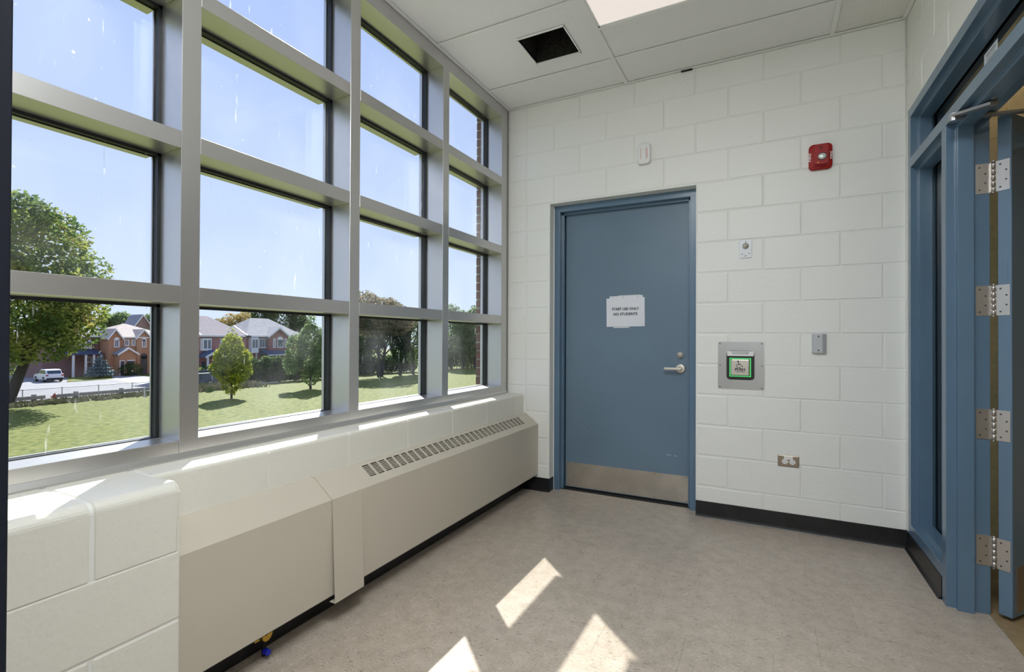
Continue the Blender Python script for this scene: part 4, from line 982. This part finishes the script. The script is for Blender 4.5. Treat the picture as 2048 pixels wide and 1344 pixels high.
put('front_door', MB().box(XL + 1.8, XL + 1.88, Y1(226.5), Y1(234), 0, Z1(721)).mesh('front_door', M['ddoor']), h1_)
put('door_frame', MB().box(XL + 1.8, XL + 1.86, Y1(225), Y1(235.5), 0, Z1(719.5)).mesh('door_frame', M['wtrim']), h1_)
gd = put('garage_door', MB().box(XL + 1.8, XL + 1.9, Y1(240), Y1(254), 0, Z1(721)).mesh('garage_door', M['ddoor']), h1_)
put('arch_trim', MB().box(XL + 1.8, XL + 1.92, Y1(239), Y1(255), Z1(721), Z1(719)).mesh('arch_trim', M['wtrim']), gd)
gd = put('garage_arch', MB().box(XL + .3, XL + .36, Y1(279), Y1(292), 0, Z1(713)).cyl((XL + .3, (Y1(279) + Y1(292))/2, Z1(713)), (XL + .36, (Y1(279) + Y1(292))/2, Z1(713)), (Y1(292) - Y1(279))/2, 14).mesh('garage_arch', M['ddoor']), h1_)
h0_ = house(XL - 12, XL - 2, Y1(100), Y1(213), 5.1, 7.3, M['br_plum'], M['roof_slate'], 'plum brick house with slate roof behind the maple leaves', (True, False))
XP = XL - 2
Y0 = lambda u: onx(u, 690, XP)[0]
bw = put('bay_window', MB().box(XP, XP + .5, Y0(157), Y0(180), Z1(697), Z1(680)).mesh('bay_window', M['wtrim']), h0_)
put('pane', MB().box(XP + .5, XP + .52, Y0(159), Y0(167), Z1(694), Z1(683)).box(XP + .5, XP + .52, Y0(170), Y0(178), Z1(694), Z1(683)).mesh('pane', M['wpane']), bw)
put('porch_roof', MB().prism([(XP, Z1(698)), (XP + 2, Z1(706)), (XP + 2, Z1(708)), (XP, Z1(708))], 'y', Y0(120), Y0(190)).mesh('porch_roof', M['roof_blue']), h0_, label='dark blue porch roof')
for u in (133, 158, 174, 188): put('porch_post', MB().box(XP + 1.7, XP + 1.9, Y0(u) - .1, Y0(u) + .1, 0, Z1(707)).mesh('porch_post', M['wtrim']), h0_)
winb(h0_, XP, Y0(172), Y0(183), Z1(724), Z1(712), mull=1)
h00 = house(XL - 24, XL - 14, Y1(205), Y1(320), 5.6, 9.2, M['br_plum'], M['roof_slate'], 'large plum house whose slate roof shows above the tan roof', (False, True))
gable_front(h00, XL - 14, onx(262, 690, XL - 14)[0], onx(300, 690, XL - 14)[0], 6.6, 8.6, M['br_plum'], M['roof_slate'], out=.5)
# shed roof seen through the bare tree
x, y = ong(737, 744)
sh = empty('shed', (x - 6, y, G), label='small pale-roofed shed between the dark trees', cat='shed')
put('wall', MB().box(-2, 2, -2.6, 2.6, 0, 2.3).mesh('wall', M['br_plum']), sh)
put('roof', MB().prism([(-2.4, 2.3), (2.4, 2.3), (0, 3.6)], 'y', -2.9, 2.9).mesh('roof', M['walk']), sh)

# shrubs by the houses
random.seed(5)
for (u, v, s_, lab, off) in ((262, 751, 1.5, 'dark round shrub beside the orange house door', 0), (160, 750, 1.6, 'dark shrub below the plum house window', 0), (130, 750, 1.6, 'dark shrub behind the white car', 0), (545, 757, 2.4, 'dark bush in front of the red house porch', 1.5), (404, 762, 2.0, 'dark bush beside the pink house', 1)):
    x, y = ong(u, v)
    if off: x = -51.2; y = onx(u, 700, x)[0]
    e_ = empty('shrub', (x, y, G), label=lab, cat='shrub')
    leaves([(0, 0, s_ * .5, s_ * .8, s_ * .9, s_ * .55)], 600, .3, M['leaf_dark'], 'foliage', e_, surf=.4)
    rel('stem', MB().cyl((0, 0, 0), (0, 0, s_ * .5), .06, 6), M['bark'], e_)

# fences
def chain_fence(pts, hgt, lab):
    e_ = empty('wire_fence', (*pts[0], G), label=lab, cat='fence'); o0 = Vector((*pts[0], 0))
    for p in pts:
        q = Vector((*p, 0)) - o0; rel('post', MB().cyl(q, q + Vector((0, 0, hgt + .05)), .035, 8), M['post'], e_)
    rl = MB(); ms = MB()
    for a, b2 in zip(pts[:-1], pts[1:]):
        a = Vector((*a, 0)) - o0; b2 = Vector((*b2, 0)) - o0; rl.cyl(a + Vector((0, 0, hgt)), b2 + Vector((0, 0, hgt)), .028, 8)
        ms.poly([a + Vector((0, 0, .05)), b2 + Vector((0, 0, .05)), b2 + Vector((0, 0, hgt)), a + Vector((0, 0, hgt))])
    rel('top_rail', rl, M['post'], e_); rel('wire_mesh', ms, M['link'], e_, kind='stuff')
fx = -46.9
def yat(u): return onx(u, 690, fx)[0]
chain_fence([(fx, yat(u)) for u in (0, 46, 125, 198, 265, 330)], 1.05, 'low wire fence along the street in the left window')
chain_fence([(fx, yat(u)) for u in (345, 396, 425, 460)] + [(-49.5, onx(505, 690, -49.5)[0]), (-49.8, onx(543, 690, -49.8)[0]), (-50, onx(600, 690, -50)[0])], 1.5, 'taller wire fence in front of the red brick house')
# guard rails
def guard(us, x, lab, endy=1.3, gid='timber guard rails by the street'):
    ys_ = [onx(u, 700, x)[0] for u in us]; e_ = empty('guard_rail', (x, ys_[0], G), label=lab, cat='guard rail')
    put('beam', MB().box(-.02, .10, ys_[0] - endy - ys_[0], ys_[-1] - ys_[0] + .9, .34, .60, .02).mesh('beam', M['wood']), e_)
    for yv in ys_: put('post', MB().box(-.22, -.02, yv - ys_[0] - .13, yv - ys_[0] + .13, 0, .70, .02).mesh('post', M['wood']), e_)
guard((158 - 4, 245, 320), -46.4, 'weathered timber guard rail right of the hydrant')
x_ = -46.4; yr = [onx(u, 700, x_)[0] for u in (0, 70)]
e_ = empty('guard_rail', (x_, yr[0], G), label='weathered timber guard rail left of the hydrant under the maple', cat='guard rail')
put('beam', MB().box(-.02, .10, -.5, yr[1] - yr[0] + .6, .34, .60, .02).mesh('beam', M['wood']), e_)
for yv in yr: put('post', MB().box(-.22, -.02, yv - yr[0] - .13, yv - yr[0] + .13, 0, .70, .02).mesh('post', M['wood']), e_)
yh = onx(111, 700, -46.9)[0]
hy = empty('hydrant', (-46.9, yh, G), label='small rusty red hydrant between the two guard rails', cat='hydrant')
rel('barrel', MB().cyl((0, 0, 0), (0, 0, .5), .13, 12).sph((0, 0, .5), .14, (1, 1, .8), 12, 8), M['hydrant'], hy, True)
rel('outlet_cap', MB().cyl((0, -.24, .38), (0, .24, .38), .07, 10).cyl((.0, 0, .38), (.2, 0, .38), .08, 10).cyl((0, 0, .6), (0, 0, .66), .04, 8), M['hydrant'], hy)
# weeds
random.seed(3)
def weeds(name, u0, u1, x, n, hh, lab, wd):
    y0, y1 = onx(u0, 700, x)[0], onx(u1, 700, x)[0]; V, Fc = [], []
    for _ in range(n):
        px, py = x + random.gauss(0, wd), random.uniform(y0, y1); h_ = hh * random.uniform(.3, 1.2); a = random.uniform(0, 6.28); dx, dy = math.cos(a) * .16, math.sin(a) * .16
        i = len(V); V += [(px - dx, py - dy, G), (px + dx, py + dy, G), (px + random.gauss(0, .12), py + random.gauss(0, .12), G + h_)]; Fc.append((i, i + 1, i + 2))
    me = bpy.data.meshes.new(name); me.from_pydata(V, [], Fc); me.materials.append(M['weed']); put(name, me, kind='stuff', label=lab, cat='weeds')
weeds('weed_strip', 0, 345, -46.0, 3500, .30, 'rough weeds along the lawn edge by the guard rails', .45)
weeds('weed_strip', 345, 505, -45.8, 4200, .55, 'pale dry weeds and stones below the taller wire fence', .8)
rk = None
random.seed(9)
for i in range(7):
    yv = onx(400 + i * 15, 700, -44.8)[0]; r_ = random.uniform(.18, .32)
    s_ = MB().sph((0, 0, 0), r_, (1, 1.2, .6), 7, 5)
    for v in s_.bm.verts: v.co *= random.uniform(.85, 1.15)
    put('rock', s_.mesh('rock', M['walk']), label=('leftmost', 'second', 'third', 'fourth', 'fifth', 'sixth', 'rightmost')[i] + ' of the pale rocks, counted from the left, among the weeds at the lawn edge', cat='rock', group='pale rocks at the lawn edge', loc=(-44.8 + random.uniform(-.4, .4), yv, G + r_ * .3))

# cars
def car(x, y, rz, pm, lab, sc_=1.0):
    c = empty('car', (x, y, G), rz, label=lab, cat='car'); Lh, Wd = 2.2, .9
    body = [(-Lh, .35), (-Lh - .02, .75), (-Lh + .05, 1.0), (-Lh + .25, 1.05), (.9, 1.0), (1.9, .90), (2.18, .70), (2.22, .35), (1.8, .28), (-1.9, .28)]
    rel('body', MB().prism(body, 'y', -Wd, Wd, 0.05), pm, c)
    cab_ = [(-Lh + .12, 1.0), (-Lh + .5, 1.52), (-1.2, 1.62), (.1, 1.60), (.95, 1.0)]
    rel('roof', MB().prism(cab_, 'y', -Wd + .12, Wd - .12, 0.05), pm, c)
    gb = MB(); gb.prism([(-1.75, 1.05), (-1.5, 1.48), (.05, 1.50), (.75, 1.05)], 'y', -Wd + .11, Wd - .11)
    gb.prism([(-Lh + .14, 1.08), (-Lh + .42, 1.44), (-Lh + .50, 1.44), (-Lh + .3, 1.08)], 'y', -Wd + .24, Wd - .24)
    gb.prism([(.90, 1.08), (.22, 1.52), (.30, 1.54), (1.0, 1.06)], 'y', -Wd + .24, Wd - .24)
    rel('window_glass', gb, M['carg'], c)
    for wx in (-1.35, 1.38):
        for wy in (-Wd + .08, Wd - .08):
            wh = rel('wheel', MB().cyl((wx, wy - .12, .34), (wx, wy + .12, .34), .34, 18), M['tyre'], c)
            put('hubcap', MB().cyl((wx, wy - .13, .34), (wx, wy + .13, .34), .18, 12).mesh('hubcap', M['post']), wh)
    rel('tail_light', MB().box(-Lh - .04, -Lh + .06, -Wd + .02, -Wd + .25, .78, .95), M['taill'], c)
    rel('tail_light', MB().box(-Lh - .04, -Lh + .06, Wd - .25, Wd - .02, .78, .95), M['taill'], c)
    rel('bumper', MB().box(-Lh - .08, -Lh + .1, -Wd + .05, Wd - .05, .32, .52, .03), M['tyre'], c)
    c.scale = (sc_,) * 3; return c
car(-70.2, 22.2, math.radians(176), M['carw'], 'white SUV parked on the street seen from behind', .86)
xx = -50.5; car(xx, onx(410, 700, xx)[0], math.radians(200), M['cark'], 'dark blue car parked behind the wire fence in front of the pink house')
